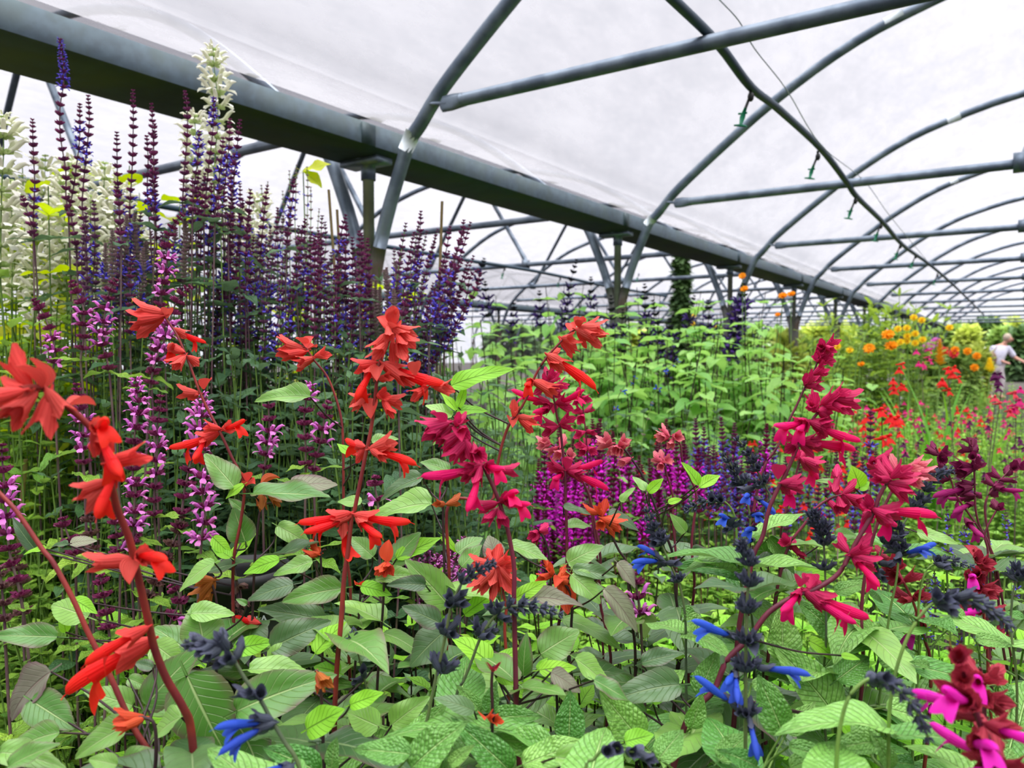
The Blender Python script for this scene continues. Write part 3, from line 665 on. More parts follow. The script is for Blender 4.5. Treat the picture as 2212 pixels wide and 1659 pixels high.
hero('coral red sage curving up to a nodding head against the pale green heart-leaved plants', 'sage', G1, 'coral', .95,
 '5:1560,470 1500,485 1470,510 1410,570 1330,660 1260,770 1210,900 1150,1010 1090,1090 1040,1230 1000,1420 965,1590 8:700,-60 8:700,400 8:680,1000',
 'c 5:1530,470>1735,480; c 5:1530,480>1715,570; c 5:1530,490>1615,585; c 5:1540,470>1690,440; c 5:1550,475>1660,540; b 5:1540,460>1540,405; b 5:1540,460>1580,435; b 5:1500,495>1490,430; c 5:1430,530>1545,605; c 5:1420,540>1520,655; c 5:1430,530>1510,545; f 5:1340,640>1665,850; c 5:1340,650>1450,760; c 5:1335,650>1390,735; c 5:1335,640>1410,640; f 5:1235,800>1195,865; c 5:1250,810>1395,905; c 5:1240,810>1430,885; c 5:1120,1050>1125,950; b 5:1100,1040>1110,1110; c 5:1140,1040>1285,1070; c 5:1150,1050>1265,1140')
hero('crimson sage with long magenta lips hanging beside the tallest scarlet sage', 'sage', G1, 'crim', .75,
 '5:640,1090 700,1080 780,1110 830,1200 880,1290 930,1380 1000,1530 1040,1640 8:1080,120 1120,350 1120,560 1125,800 1130,1020',
 'c 5:700,1080>495,1150; c 5:690,1070>520,1110; c 5:680,1090>560,1190; b 5:660,1090>585,1015; c 5:720,1100>600,1215; c 5:740,1100>810,1045; c 5:770,1110>810,1160; c 5:740,1090>780,1040; c 5:780,1140>630,1240; c 5:800,1180>665,1280; c 5:820,1190>685,1340; c 5:860,1220>880,1310; c 5:800,1190>850,1330; c 5:830,1200>760,1330; b 5:760,1110>790,1200; c 5:870,1270>915,1290; f 5:920,1355>535,1480; f 5:905,1365>840,1650; c 5:900,1370>770,1450; c 5:920,1350>800,1380; f 5:930,1350>1060,1385; c 5:1010,1385>1155,1400; f 5:1030,1590>1140,1480; f 5:1040,1580>1225,1610; c 5:1010,1600>890,1650; c 8:1010,-20>930,60; c 8:1020,-10>1060,70', r=(.0046, .0018), smat='stem_wine', name='crimson_sage')
hero('upright crimson sage with starry calyx whorls rising from pink spikes', 'sage', G1, 'crim', 1.0,
 '5:1335,745 1340,790 1365,870 1385,960 1400,1050 1420,1120 1435,1260 1450,1400 1455,1600 8:1460,80 1462,350 1440,560',
 'c 5:1340,800>1325,735; c 5:1340,800>1390,745; c 5:1345,830>1245,880; c 5:1350,830>1290,800; c 5:1350,820>1410,775; c 5:1360,860>1475,820; f 5:1350,950>1095,895; c 5:1350,900>1435,885; f 5:1365,960>1240,1035; c 5:1360,960>1300,1020; f 5:1390,955>1575,890; c 5:1400,960>1495,990; b 5:1385,960>1380,1030; c 5:1400,1100>1295,1080; c 5:1400,1110>1305,1145; c 5:1420,1085>1505,1030; c 5:1420,1095>1505,1120; c 5:1440,1385>1325,1330; c 5:1440,1390>1340,1365; f 5:1440,1400>1360,1450; f 5:1460,1385>1705,1360; f 5:1465,1395>1740,1505; c 5:1460,1390>1560,1420; b 5:1455,1380>1430,1300; b 5:1455,1380>1490,1310', smat='stem_wine', name='crimson_sage')
hero('thin crimson sage with small paired calyces behind the upright crimson one', 'sage', G1, 'crim', 1.2,
 '5:1545,890 1560,930 1572,1030 1585,1140 1592,1250 1600,1400 1610,1600 8:1650,200',
 'c 5:1550,920>1610,930; c 5:1550,910>1520,880; c 5:1570,1020>1500,990; c 5:1570,1030>1540,1070; c 5:1575,1010>1640,985; c 5:1580,1140>1510,1160; c 5:1585,1135>1650,1145; c 5:1590,1240>1510,1210; c 5:1590,1245>1545,1280; c 5:1592,1240>1640,1270; b 5:1590,1230>1590,1190; c 5:1550,930>1500,960', r=(.003, .0013), smat='stem_wine', name='crimson_sage')
hero('rose pink sage head bent low beside the upright crimson sage stem', 'sage', G1, 'rose', 1.08,
 '5:1300,1200 1360,1220 1430,1260 1500,1330 1550,1430 1610,1560 8:1640,60 1680,300',
 'c 5:1350,1215>1260,1200; c 5:1355,1220>1270,1230; c 5:1350,1210>1300,1180; c 5:1400,1240>1330,1290; c 5:1420,1240>1450,1190; c 5:1440,1260>1380,1300; c 5:1470,1300>1490,1270', smat='stem_wine', name='crimson_sage')
hero('rose pink sage head on a straight dark slanting stem above bright magenta spikes', 'sage', G1, 'rose', 1.0,
 '5:1720,1205 1750,1210 1830,1250 1900,1340 1960,1440 2045,1650 8:2080,100 2150,280 2170,560',
 'c 5:1755,1210>1648,1200; c 5:1760,1215>1660,1235; c 5:1750,1205>1690,1170; c 5:1800,1225>1845,1175; c 5:1820,1245>1840,1200; c 5:1800,1235>1730,1280; c 5:1810,1240>1790,1275; c 5:1790,1230>1760,1270; c 5:1880,1310>1780,1350', smat='stem_dark', name='crimson_sage')
hero('small rose pink sage head above two yellow-green bract leaves', 'sage', G1, 'rose', 1.1,
 '5:2080,1150 2130,1165 2170,1185 2200,1230 6:0,1330 40,1420 90,1560 9:60,200',
 'c 5:2130,1165>2020,1155; c 5:2130,1170>2040,1185; c 5:2120,1160>2080,1105; c 5:2150,1170>2185,1165; c 5:2150,1180>2115,1240; b 5:2165,1190>2190,1160', smat='stem_wine', name='crimson_sage')
hero('pale coral sage head half hidden behind magenta spikes and a dark-edged leaf', 'sage', G1, 'rose', 1.1,
 '5:2060,1300 2090,1340 2110,1420 2150,1560 8:2150,60 2170,300',
 'c 5:2080,1330>2040,1310; c 5:2085,1330>2120,1310; c 5:2080,1340>2050,1370; c 5:2085,1330>2080,1290; b 5:2085,1340>2130,1350', smat='stem_wine', name='orange_sage')
hero('large crimson and magenta sage leaning over the blue-black sage', 'sage', G1, 'crim', .80,
 '6:1010,890 950,930 890,1000 830,1080 760,1210 690,1370 610,1530 9:560,-10 520,160 470,260 430,420',
 'c 6:960,920>1040,855; c 6:970,920>1165,935; c 6:960,930>1135,995; c 6:960,950>1045,1015; c 6:900,960>985,860; c 6:880,1000>835,875; c 6:870,1000>780,970; c 6:860,980>800,925; c 6:885,1005>995,990; c 6:890,1010>985,1065; c 6:900,970>1000,960; f 6:810,1065>545,1135; f 6:800,1075>665,1150; c 6:820,1070>910,1085; f 6:830,1075>1135,1235; c 6:840,1080>955,1165; c 6:840,1070>930,1120; f 6:765,1205>1130,1240; c 6:765,1215>875,1295; c 6:750,1200>635,1165; c 6:745,1210>650,1260; c 6:760,1200>860,1190; c 6:640,1475>795,1490; f 6:640,1490>795,1600; b 6:620,1440>600,1345; c 6:640,1470>790,1460', r=(.0046, .0018), smat='stem_wine', name='crimson_sage')
hero('taller dark crimson sage with closed calyces behind the large leaning magenta sage', 'sage', G1, 'crim', 1.0,
 '6:965,550 930,590 890,650 855,740 800,840 740,970 680,1090 620,1230 530,1370 470,1600 9:430,300',
 'c 6:930,590>980,535; c 6:920,590>860,573; c 6:910,600>855,612; f 6:930,590>1035,665; c 6:920,590>960,620; c 6:880,680>830,645; c 6:880,680>955,668; c 6:880,690>900,650; c 6:850,765>908,712; c 6:855,770>910,795; c 6:850,770>900,750; c 6:800,835>768,790; c 6:800,830>838,760; c 6:805,840>895,850; c 6:800,840>860,820', r=(.0034, .0014), smat='stem_wine', name='crimson_sage')
hero('crimson sage with a swan-necked stem and pink-tipped head above the crinkled leaves', 'sage', G1, 'crim', .76,
 '6:1420,1390 1370,1420 1330,1465 1280,1550 9:1230,20 1130,190 1080,290 1000,410 860,500 740,540 560,650 430,820 290,960 200,1160 40,1330',
 'c 6:1340,1450>1195,1440; c 6:1340,1470>1515,1500; c 6:1335,1475>1490,1590; c 6:1350,1440>1435,1345; c 6:1370,1420>1320,1335; c 6:1380,1410>1540,1460; c 6:1340,1440>1290,1380; c 6:1340,1480>1420,1560; f 9:1215,5>1280,135; f 9:1250,-10>1660,10; f 9:1260,0>1450,155; c 9:1230,-30>1140,-80; c 9:1230,-20>1340,40; c 9:1080,270>1245,190; c 9:1080,260>1045,195; c 9:1090,280>1225,265; c 9:1090,270>1170,200; f 9:1100,290>1170,415; c 9:1110,290>1280,350; b 9:820,490>850,430; b 9:850,480>880,440; f 9:770,500>580,625; c 9:790,510>920,520; f 9:800,505>1180,725; f 9:820,520>1050,720; c 9:790,510>930,640; b 9:760,480>730,405', r=(.005, .0024), smat='stem_wine', name='crimson_sage')
hero('pink-tipped crimson sage head leaning outward behind the swan-necked one', 'sage', G1, 'rose', .82,
 '6:1640,1400 1560,1400 1480,1420 1400,1470 1340,1560 9:1260,90 1200,320 1160,640',
 'c 6:1450,1400>1650,1420; c 6:1440,1390>1575,1315; c 6:1430,1420>1545,1480; c 6:1470,1390>1630,1360; c 6:1400,1410>1380,1320; c 6:1420,1430>1500,1470; c 6:1420,1400>1500,1350', smat='stem_wine', name='crimson_sage')
hero('small crimson sage side shoot beside the bright lime leaf', 'sage', G1, 'crim', .9,
 '6:1120,1510 1040,1545 960,1570 870,1630 9:790,80 700,200 640,380',
 'c 6:1040,1540>1155,1485; c 6:1040,1550>1090,1655; c 6:1030,1545>965,1490; c 6:1060,1550>1150,1590; f 6:1080,1560>1190,1690; c 6:940,1580>990,1650; c 6:1010,1560>1000,1650; f 6:1000,1430>1090,1400; c 6:1010,1420>960,1540; c 9:700,205>615,165; c 9:705,210>765,295; c 9:700,210>740,230; f 6:1200,1350>1400,1440; c 6:1240,1330>1370,1280; c 6:1240,1340>1180,1320', smat='stem_wine', name='crimson_sage')
hero('magenta-lipped crimson sage low behind the large leaning one', 'sage', G1, 'crim', .95,
 '6:720,1290 760,1320 740,1400 700,1560 9:640,120', 'f 6:770,1315>935,1460; c 6:760,1320>905,1345; c 6:760,1310>830,1280; c 6:750,1310>700,1270; c 6:770,1310>910,1380; b 6:750,1310>720,1360', smat='stem_wine', r=(.003, .0014), name='crimson_sage')
hero('flowerless dark red sage stem curving in from the picture edge behind the foremost one', 'sage', G1, 'coral', .66, '4:-90,1440 0,1540 7:110,0 270,235 345,330 470,560 560,760 640,920 720,1080 860,1390 1000,1640', '', r=(.0044, .0024), name='red_sage')
# orange and coral heads low in the leaves
hero('nodding coral sage head with spread bracts, a black bud stalk crossing it', 'sage', G1, 'coral', .84,
 '8:960,320 1010,330 1040,400 1050,520 1070,620 1060,760 1075,1000',
 'c 8:1000,340>1020,250; c 8:1010,340>1115,270; c 8:1010,345>1130,345; c 8:990,340>815,330; c 8:990,335>940,290; c 8:990,360>850,425; c 8:990,370>840,520; c 8:990,370>930,545; c 8:1010,360>1000,585; c 8:1020,360>1075,545; c 8:1030,360>1135,480; c 8:980,370>880,540; c 8:1010,370>970,480', name='orange_sage')
hero('orange and red sage head with curling bracts by a purple leaf', 'sage', G1, 'orange', .92,
 '8:1360,380 1400,420 1450,470 1495,560 1490,760 1480,960',
 'c 8:1380,400>1295,310; c 8:1370,405>1260,430; c 8:1370,400>1340,330; c 8:1420,430>1495,470; c 8:1430,430>1430,650; c 8:1430,440>1495,510; c 8:1400,440>1470,390; b 8:1430,430>1380,470; b 8:1440,450>1470,640', smat='stem_dark', name='orange_sage')
hero('coral orange sage head at the tip of a side stem above small lime plants', 'sage', G1, 'orange', 1.0,
 '8:1660,10 1690,40 1740,130 1800,250 1850,340 1870,600',
 'c 8:1690,30>1720,-60; c 8:1690,40>1840,105; c 8:1690,45>1795,150; c 8:1680,50>1670,85; c 8:1670,10>1560,-10; c 8:1700,40>1810,60; c 8:1690,20>1640,-60', smat='stem_dark', name='orange_sage')
BUDS = [('orange brown sage seed head under the pale leaf tips by the lilac spikes', .95, '4:1700,1500 1740,1480 1700,1570 7:1660,200', 'c 4:1690,1530>1720,1650; c 4:1740,1530>1825,1620; b 4:1690,1480>1800,1445; c 4:1700,1520>1670,1620', 'brown'),
 ('small orange sage bud at the end of a stalk by a pale leaf', .95, '7:2110,240 2080,270 2085,420 2090,700', 'c 7:2075,270>1965,275; c 7:2070,265>1990,220; b 7:2075,275>1985,300', 'orange'),
 ('pair of orange brown sage calyces hanging over a purplish leaf', .9, '7:1420,420 1370,440 1400,560 1420,800', 'c 7:1380,440>1260,575; c 7:1390,450>1320,600; c 7:1400,440>1270,430', 'brown'),
 ('round orange sage bud with a pointed bract by the lime leaves', .9, '8:330,320 295,320 280,420 270,640', 'c 8:300,320>240,390; c 8:300,325>322,375; b 8:300,320>305,185; c 8:295,330>270,395', 'orange'),
 ('single orange sage bud low among smooth pale leaves', .62, '7:900,1330 940,1335 1000,1380 1010,1600', 'c 7:935,1330>760,1310; c 7:930,1340>790,1375', 'orange'),
 ('scarlet sage flower lying low behind a thick dark stem', .95, '7:1660,720 1690,725 1700,800 1700,1000', 'f 7:1680,720>1480,745', 'coral'),
 ('rosy orange twin calyces below the crimson sage', .92, '5:640,1590 660,1620 8:660,60 670,400', 'c 5:670,1610>610,1590; c 5:680,1610>770,1590', 'brown'),
 ('small red and green sage bud by the front lime leaves', .68, '8:1000,1000 985,1010 975,1120 980,1300', 'b 8:985,1030>975,975; b 8:985,1020>1005,980', 'red'),
 ('withered orange pink calyx lying on a crinkled leaf', .66, '8:1000,1310 985,1330 980,1500', 'c 8:955,1330>1035,1300; b 8:950,1330>935,1290', 'orange'),
 ('dark pink sage flower hanging behind the coral nodding head', .95, '8:1260,100 1290,130 1340,240 1360,500', 'c 8:1280,120>1220,150; c 8:1290,120>1330,130; c 8:1285,130>1240,200', 'crim'),
 ('tiny orange bud between broad leaves', .95, '8:140,450 130,470 120,600', 'b 8:130,490>110,450; b 8:130,490>155,455', 'orange'),
 ('drooping red-brown sage calyces beside a large pale leaf', .7, '7:2040,1030 2060,1040 2080,1150 2090,1400', 'c 7:2060,1040>2110,1130; c 7:2060,1045>2160,1090', 'brown')]
for lab, d, st, fl, fm in BUDS: hero(lab, 'sage', 'orange sage buds low in the leaves', fm, d, st, fl, smat='stem_dark', r=(.0032, .0016), name='orange_sage')
# red sages at the front corner
hero('blurred wine red sage in the front corner with hot pink lips', 'sage', 'wine red sages at the front corner', 'wine', .50,
 '9:1720,880 1790,960 1840,1110 1890,1260 1940,1400 1990,1500 2070,1660 2100,1800',
 'b 9:1780,950>1660,840; c 9:1790,960>1690,870; c 9:1830,1060>1710,1010; f 9:1870,1230>1525,1085; f 9:1880,1270>1645,1290; c 9:1880,1250>1650,1090; c 9:1890,1180>1700,1110; c 9:1890,1260>1780,1170; c 9:1920,1330>1830,1370; c 9:1950,1400>1820,1470; f 9:1960,1370>2170,1390; c 9:1970,1390>2060,1300; c 9:1990,1500>1940,1580; c 9:1980,1480>2040,1460; f 9:2040,1620>1770,1550; f 9:2050,1650>1610,1640; c 9:2060,1650>2160,1560; c 9:2050,1640>1930,1580; c 9:2070,1640>2110,1560; f 9:1850,1500>1805,1340', r=(.005, .002), smat='stem_wine', name='wine_sage')
hero('second wine red sage just behind the blurred corner one', 'sage', 'wine red sages at the front corner', 'wine', .58,
 '9:1930,1010 1945,1100 1955,1200 1960,1340 1990,1520 2000,1700',
 'c 9:1940,1090>1900,1010; c 9:1945,1090>1980,1010; c 9:1950,1190>1870,1160; c 9:1950,1200>2040,1180; c 9:1950,1210>1990,1240; f 9:1920,1090>1730,1010; c 9:1960,1320>1900,1290; c 9:2000,1060>2130,1100', r=(.004, .0016), smat='stem_wine', name='wine_sage')
hero('narrow dusky red sage spike with starry whorls along the edge of the crinkled leaves', 'sage', 'dusky red sages', 'red', .9,
 '9:1885,240 1905,300 1920,380 1935,500 1950,640 1970,800 1980,960 1985,1200',
 'b 9:1895,290>1880,240; b 9:1900,300>1920,255; c 9:1905,320>1870,270; c 9:1910,330>1950,300; c 9:1915,360>1940,330; c 9:1920,400>1840,370; c 9:1925,400>2005,400; c 9:1920,390>1870,420; c 9:1930,490>1850,470; c 9:1940,490>2010,470; c 9:1935,500>1970,520; f 9:1850,400>1770,390; c 9:1950,640>1800,590; f 9:1960,640>1750,600; c 9:1955,640>2070,625; c 9:1975,810>1855,760; c 9:1975,815>2090,745; c 9:1970,800>1930,840', r=(.0036, .0016), smat='stem_red', name='dusky_red_sage')
hero('dusky red sage with paired whorls between crinkled leaves and the narrow red spike', 'sage', 'dusky red sages', 'red', .86,
 '9:1330,300 1380,370 1430,450 1490,570 1540,720 1580,860 1600,920 1610,1100',
 'c 9:1340,310>1290,280; c 9:1370,360>1280,330; c 9:1375,360>1330,260; c 9:1380,370>1370,300; c 9:1430,450>1320,425; c 9:1435,450>1510,370; c 9:1430,450>1400,400; c 9:1490,565>1370,560; c 9:1490,570>1365,520; c 9:1495,560>1565,500; c 9:1500,560>1490,510; f 9:1540,750>1360,760; c 9:1545,740>1500,700; c 9:1550,740>1580,700; c 9:1380,380>1290,400', smat='stem_red', name='dusky_red_sage')
# plum sages
for lab, d, st, fl in (('dark plum sage with a pointed tip and magenta lips by the lime bed', 1.1, '6:1870,1190 1880,1260 1890,1380 1895,1480 1900,1640 9:1930,100 1990,220', 'b 6:1880,1230>1850,1200; b 6:1880,1240>1880,1180; b 6:1880,1240>1905,1205; c 6:1880,1260>1835,1255; c 6:1885,1260>1935,1255; c 6:1885,1300>1830,1290; f 6:1890,1330>2010,1325; c 6:1890,1380>1730,1330; c 6:1890,1380>1780,1420; c 6:1895,1390>1830,1350; c 6:1890,1380>1900,1320; f 6:1880,1500>1620,1550; f 6:1890,1550>1740,1550; c 6:1900,1540>1970,1570; f 6:1890,1600>1700,1640; f 6:1900,1560>1820,1620; c 6:1890,1480>1780,1470'),
 ('dark plum sage bending outward past its lime-leaved neighbours', 1.15, '6:2190,1330 2140,1370 2080,1430 2020,1500 1960,1620 9:1990,210', 'b 6:2170,1350>2195,1330; c 6:2150,1370>2190,1350; c 6:2130,1380>2110,1350; c 6:2100,1410>2160,1400; c 6:2060,1440>2030,1400; c 6:2060,1450>2150,1450; c 6:2020,1490>2100,1500; c 6:2020,1490>2000,1450; f 6:2020,1500>2110,1520; c 6:1990,1540>2070,1540'),
 ('short plum sage with a tufted wine head', 1.1, '6:1640,1240 1665,1290 1710,1370 1750,1480 1780,1560 9:1990,220', 'c 6:1660,1290>1610,1255; c 6:1665,1290>1690,1255; c 6:1660,1280>1640,1240; c 6:1680,1310>1640,1310; c 6:1720,1390>1680,1350; c 6:1720,1390>1650,1400; c 6:1730,1400>1790,1380; c 6:1740,1440>1700,1460'),
 ('plum sage stem end with one tight red bud', 1.05, '6:2060,1600 2040,1640 9:1960,140 1980,260', 'c 6:2040,1640>2070,1620; c 6:2040,1640>2020,1610; f 9:1830,40>1840,150')):
    hero(lab, 'sage', 'dark plum sages', 'plum', d, st, fl, smat='stem_wine', r=(.0032, .0014), name='plum_sage')

# ------------------------------------------------------------------ blue-flowered sages with slate black calyces
GB = 'blue and black sages'
def wh(reg, *rows):
    return [('slate', *px(reg, x, y), s, c) for x, y, s, c in rows]
hero('blue and slate sage standing upright with four open blue flowers over crinkled leaves', 'sage', GB, 'slate', .64,
 '9:385,200 425,260 430,420 420,560 415,700 412,850 410,1000 410,1300 412,1640',
 'f 9:370,820>70,715; f 9:350,1020>225,1035; f 9:480,1010>755,985; f 9:370,1265>125,1135; f 9:430,1320>418,1475; b 9:440,860>440,900; b 9:390,450>405,430; f 9:340,1030>290,1110', whorls=wh(9, (385, 215, .008, 5), (400, 250, .009, 7), (415, 290, .010, 8), (430, 345, .011, 8), (430, 480, .014, 8), (420, 650, .015, 9), (415, 850, .015, 9), (412, 1030, .015, 10), (410, 1320, .015, 8)), smat='stem_slate', r=(.0046, .0018), name='blue_sage')
hero('slate sage spike without flowers behind the upright blue one', 'sage', GB, 'slate', .8,
 '9:850,10 900,60 915,200 925,400 930,640 930,860', 'b 9:840,40>800,20; b 9:860,30>850,0', whorls=wh(9, (850, 20, .009, 6), (870, 60, .011, 8), (905, 110, .013, 9), (915, 145, .013, 9), (920, 210, .014, 9), (925, 375, .013, 4)), smat='stem_slate', name='blue_sage')
hero('grey drooping sage bud spike arching from a hooked green stem', 'sage', GB, 'slate', .60,
 '9:2130,750 2060,690 1960,610 1850,565 1740,555 1640,585 1560,650 1480,770 1410,940 1370,1100 1340,1330', 'c 9:1640,580>1600,495; c 9:1640,590>1740,630; c 9:1650,570>1680,530; c 9:1760,560>1900,505; c 9:1660,590>1730,640', whorls=wh(9, (2110, 735, .006, 5), (2070, 700, .007, 6), (2010, 650, .008, 7), (1950, 605, .009, 7), (1880, 575, .010, 7), (1800, 560, .010, 6), (1720, 560, .010, 6)), smat='stem_green', name='blue_sage')
hero('pale grey blurred bud spike hanging in a hook low over the leaves', 'sage', GB, 'slate', .52,
 '9:1600,1480 1560,1380 1500,1270 1420,1170 1330,1100 1240,1075 1160,1110 1080,1200 1030,1360 1000,1600', 'c 9:1260,1070>1300,1030; c 9:1250,1080>1280,1140; c 9:1300,1090>1310,1160', whorls=wh(9, (1590, 1460, .005, 5), (1560, 1380, .006, 6), (1530, 1320, .007, 6), (1480, 1240, .008, 6), (1420, 1170, .008, 6), (1350, 1110, .008, 6), (1280, 1085, .008, 5)), smat='stem_green', name='blue_sage')
hero('slate sage stem with drooping tip crossing the coral nodding head', 'sage', GB, 'slate', .70,
 '8:985,335 920,350 850,390 790,450 740,540 705,640 680,780 650,920 610,1090 560,1330 510,1520', 'c 8:640,1030>565,900; c 8:650,1030>690,920; c 8:640,1040>780,960; c 8:650,1040>770,1010; c 8:630,1040>640,940; c 8:670,790>640,690; c 8:680,780>790,690; c 8:680,790>760,770; c 8:670,790>700,700; c 8:720,590>690,500; c 8:720,590>820,490; c 8:730,590>830,580; c 8:720,600>700,560', whorls=wh(8, (975, 335, .006, 5), (930, 350, .008, 6), (880, 375, .009, 6), (830, 410, .010, 6), (780, 460, .011, 6)), smat='stem_slate', r=(.0042, .0018), name='blue_sage')
hero('black sage spike lying level below the coral nodding head', 'sage', GB, 'slate', .74,
 '8:1430,670 1360,640 1280,620 1180,610 1090,615 1020,650 960,720 900,820 840,980 790,1100 750,1180', 'c 8:900,800>850,660; c 8:890,800>870,700; c 8:900,800>1030,750; c 8:900,810>990,780; c 8:890,810>950,750; c 8:1000,660>940,570; c 8:1000,660>1040,560; c 8:1010,660>1100,690', whorls=wh(8, (1410, 660, .006, 5), (1350, 640, .008, 6), (1290, 625, .009, 6), (1220, 610, .010, 7), (1150, 610, .012, 7), (1080, 620, .012, 6)), smat='stem_slate', r=(.004, .0018), name='blue_sage')
hero('dark slate sage whorl on a bare stem in front of lime foliage', 'sage', GB, 'slate', .8,
 '8:80,760 95,850 120,960 150,1080 180,1240 190,1400', 'c 8:100,860>25,790; c 8:100,860>180,800; c 8:95,860>10,840; c 8:100,855>130,780; c 8:100,860>60,770; c 8:150,1070>70,1090; c 8:150,1070>150,980', smat='stem_slate', name='blue_sage')
hero('leaning slate sage with one bright blue flower over the smooth pale leaves', 'sage', GB, 'slate', .56,
 '7:1190,855 1280,845 1370,850 1450,875 1500,930 1540,1000 1600,1100 1680,1205 1760,1350 1850,1500 1940,1660', 'f 7:1770,1360>1490,1300; f 7:1760,1370>1510,1440; c 7:1780,1370>1580,1430; c 7:1770,1350>1620,1290; c 7:1780,1370>1660,1450; c 7:1680,1200>1490,1160; c 7:1680,1200>1735,1115; c 7:1680,1190>1610,1120; c 7:1500,950>1370,1020; c 7:1500,940>1420,960; c 7:1520,960>1550,860; c 7:1480,900>1410,750; c 7:1470,890>1390,810; c 7:1440,880>1350,930; c 7:1420,870>1290,810; c 7:1380,860>1290,900; c 7:1340,860>1200,850; c 7:1330,870>1210,890; c 7:1520,970>1490,900', whorls=wh(7, (1230, 855, .006, 5), (1290, 850, .008, 6)), smat='stem_slate', r=(.0042, .002), name='blue_sage')
hero('slate sage with two blue flowers pointing at the small lime plants', 'sage', GB, 'slate', .82,
 '8:1975,-40 2000,40 2040,130 2080,220 2120,310 2160,400 2200,500 2230,700', 'f 8:2090,320>1885,290; f 8:2090,310>1960,245; c 8:2110,330>2190,320; c 8:2110,330>2060,360; c 8:2060,190>1990,200; c 8:2050,150>1980,120; c 8:2060,200>2110,190', whorls=wh(8, (1985, 0, .007, 5), (2005, 50, .009, 6), (2030, 110, .011, 7), (2060, 180, .013, 8), (2070, 215, .013, 8), (2190, 450, .012, 8)), smat='stem_slate', name='blue_sage')
hero('dark bud spike of blue sage curving up before the magenta sage, blue flowers below', 'sage', GB, 'slate', .88,
 '6:350,1180 395,1230 440,1300 470,1370 500,1420 540,1500 560,1580 9:440,90 400,300', 'f 6:440,1550>360,1525; f 6:470,1560>540,1620; f 9:330,60>205,5; f 9:480,110>370,80; f 9:470,180>330,175; f 9:430,30>460,-20; b 9:310,100>340,30; c 9:330,90>240,120; c 9:320,90>390,50; c 6:470,1500>360,1530; c 6:480,1500>560,1480', whorls=wh(6, (360, 1195, .006, 5), (395, 1235, .008, 6), (430, 1290, .010, 7), (460, 1340, .011, 7), (490, 1390, .012, 8), (525, 1480, .014, 9)), smat='stem_slate', name='blue_sage')
hero('second dark bud spike beside it with closed slate whorls', 'sage', GB, 'slate', .92,
 '6:265,1280 300,1330 340,1400 380,1470 410,1560 430,1640 9:440,100', 'c 6:380,1470>290,1480; c 6:390,1470>460,1440; c 6:400,1480>340,1520', whorls=wh(6, (275, 1295, .006, 5), (300, 1335, .008, 6), (325, 1380, .010, 7), (350, 1420, .011, 7), (385, 1475, .013, 8)), smat='stem_slate', name='blue_sage')
hero('knobbly green-grey bud spike drooping over magenta spikes', 'sage', GB, 'slate', .92,
 '6:30,1650 110,1610 190,1580 270,1590 330,1660 9:350,120 360,300', 'c 6:200,1590>160,1560; c 6:230,1590>240,1560', whorls=[('slate', *px(6, x, y), s, c) for x, y, s, c in ((40, 1640, .008, 6), (90, 1615, .010, 7), (150, 1590, .011, 7), (210, 1580, .012, 7), (260, 1585, .012, 6))], smat='stem_green', name='blue_sage')
hero('blue sage with two flowers facing out beneath the magenta sage', 'sage', GB, 'slate', .82,
 '9:1390,30 1395,130 1400,200 1400,300 1385,450 1340,680', 'f 9:1420,280>1500,185; f 9:1470,290>1680,215; c 9:1410,250>1320,260; c 9:1410,260>1350,320; c 9:1400,240>1430,180; c 9:1330,160>1440,170; c 9:1320,180>1400,200', whorls=wh(9, (1385, 60, .009, 6), (1390, 110, .011, 7), (1395, 170, .013, 8), (1400, 260, .014, 8)), smat='stem_green', name='blue_sage')
hero('slate sage stem leaning among dusky red whorls', 'sage', GB, 'slate', .84,
 '9:1350,130 1300,220 1270,310 1235,420 1190,560 1150,660', 'c 9:1270,330>1350,330; c 9:1250,390>1340,410; c 9:1260,380>1200,340; c 9:1250,400>1290,430', whorls=wh(9, (1340, 150, .009, 6), (1310, 205, .012, 8)), smat='stem_green', name='blue_sage')
hero('blue sage bud peeping up at the bottom beside a bright leaf', 'sage', GB, 'slate', .55,
 '7:1900,1600 1890,1650 1895,1740', 'f 7:1880,1630>1720,1590; f 7:1890,1640>1790,1650; c 7:1900,1640>1860,1680', smat='stem_slate', name='blue_sage')
hero('black-budded sage stem by the crinkled leaves at the picture edge', 'sage', GB, 'slate', .8,
 '9:2180,370 2165,430 2145,510 2135,600 2130,760', 'c 9:2160,440>2200,380; c 9:2160,440>2140,400', whorls=wh(9, (2180, 385, .012, 7), (2165, 435, .014, 8)), smat='stem_slate', name='blue_sage')
hero('thin grey bud spike pointing sideways beneath the two outward blue flowers', 'sage', GB, 'slate', .85,
 '9:1870,355 1800,325 1720,315 1650,330 1590,370 1550,470 1530,640', 'c 9:1650,330>1620,290; c 9:1640,335>1700,350', whorls=wh(9, (1860, 350, .006, 5), (1810, 330, .007, 6), (1750, 318, .008, 6), (1690, 318, .009, 6), (1640, 330, .010, 6)), smat='stem_green', name='blue_sage')
hero('long grey bud spike slanting up behind the pink-tipped heads', 'sage', GB, 'slate', .95,
 '6:1740,1390 1680,1400 1620,1430 1570,1490 1530,1570 1490,1640 9:1380,200', '', whorls=wh(6, (1730, 1390, .007, 5), (1690, 1400, .009, 6), (1650, 1420, .011, 7), (1610, 1460, .013, 7), (1570, 1520, .014, 8), (1540, 1590, .015, 8), (1500, 1640, .015, 8)), smat='stem_slate', name='blue_sage')
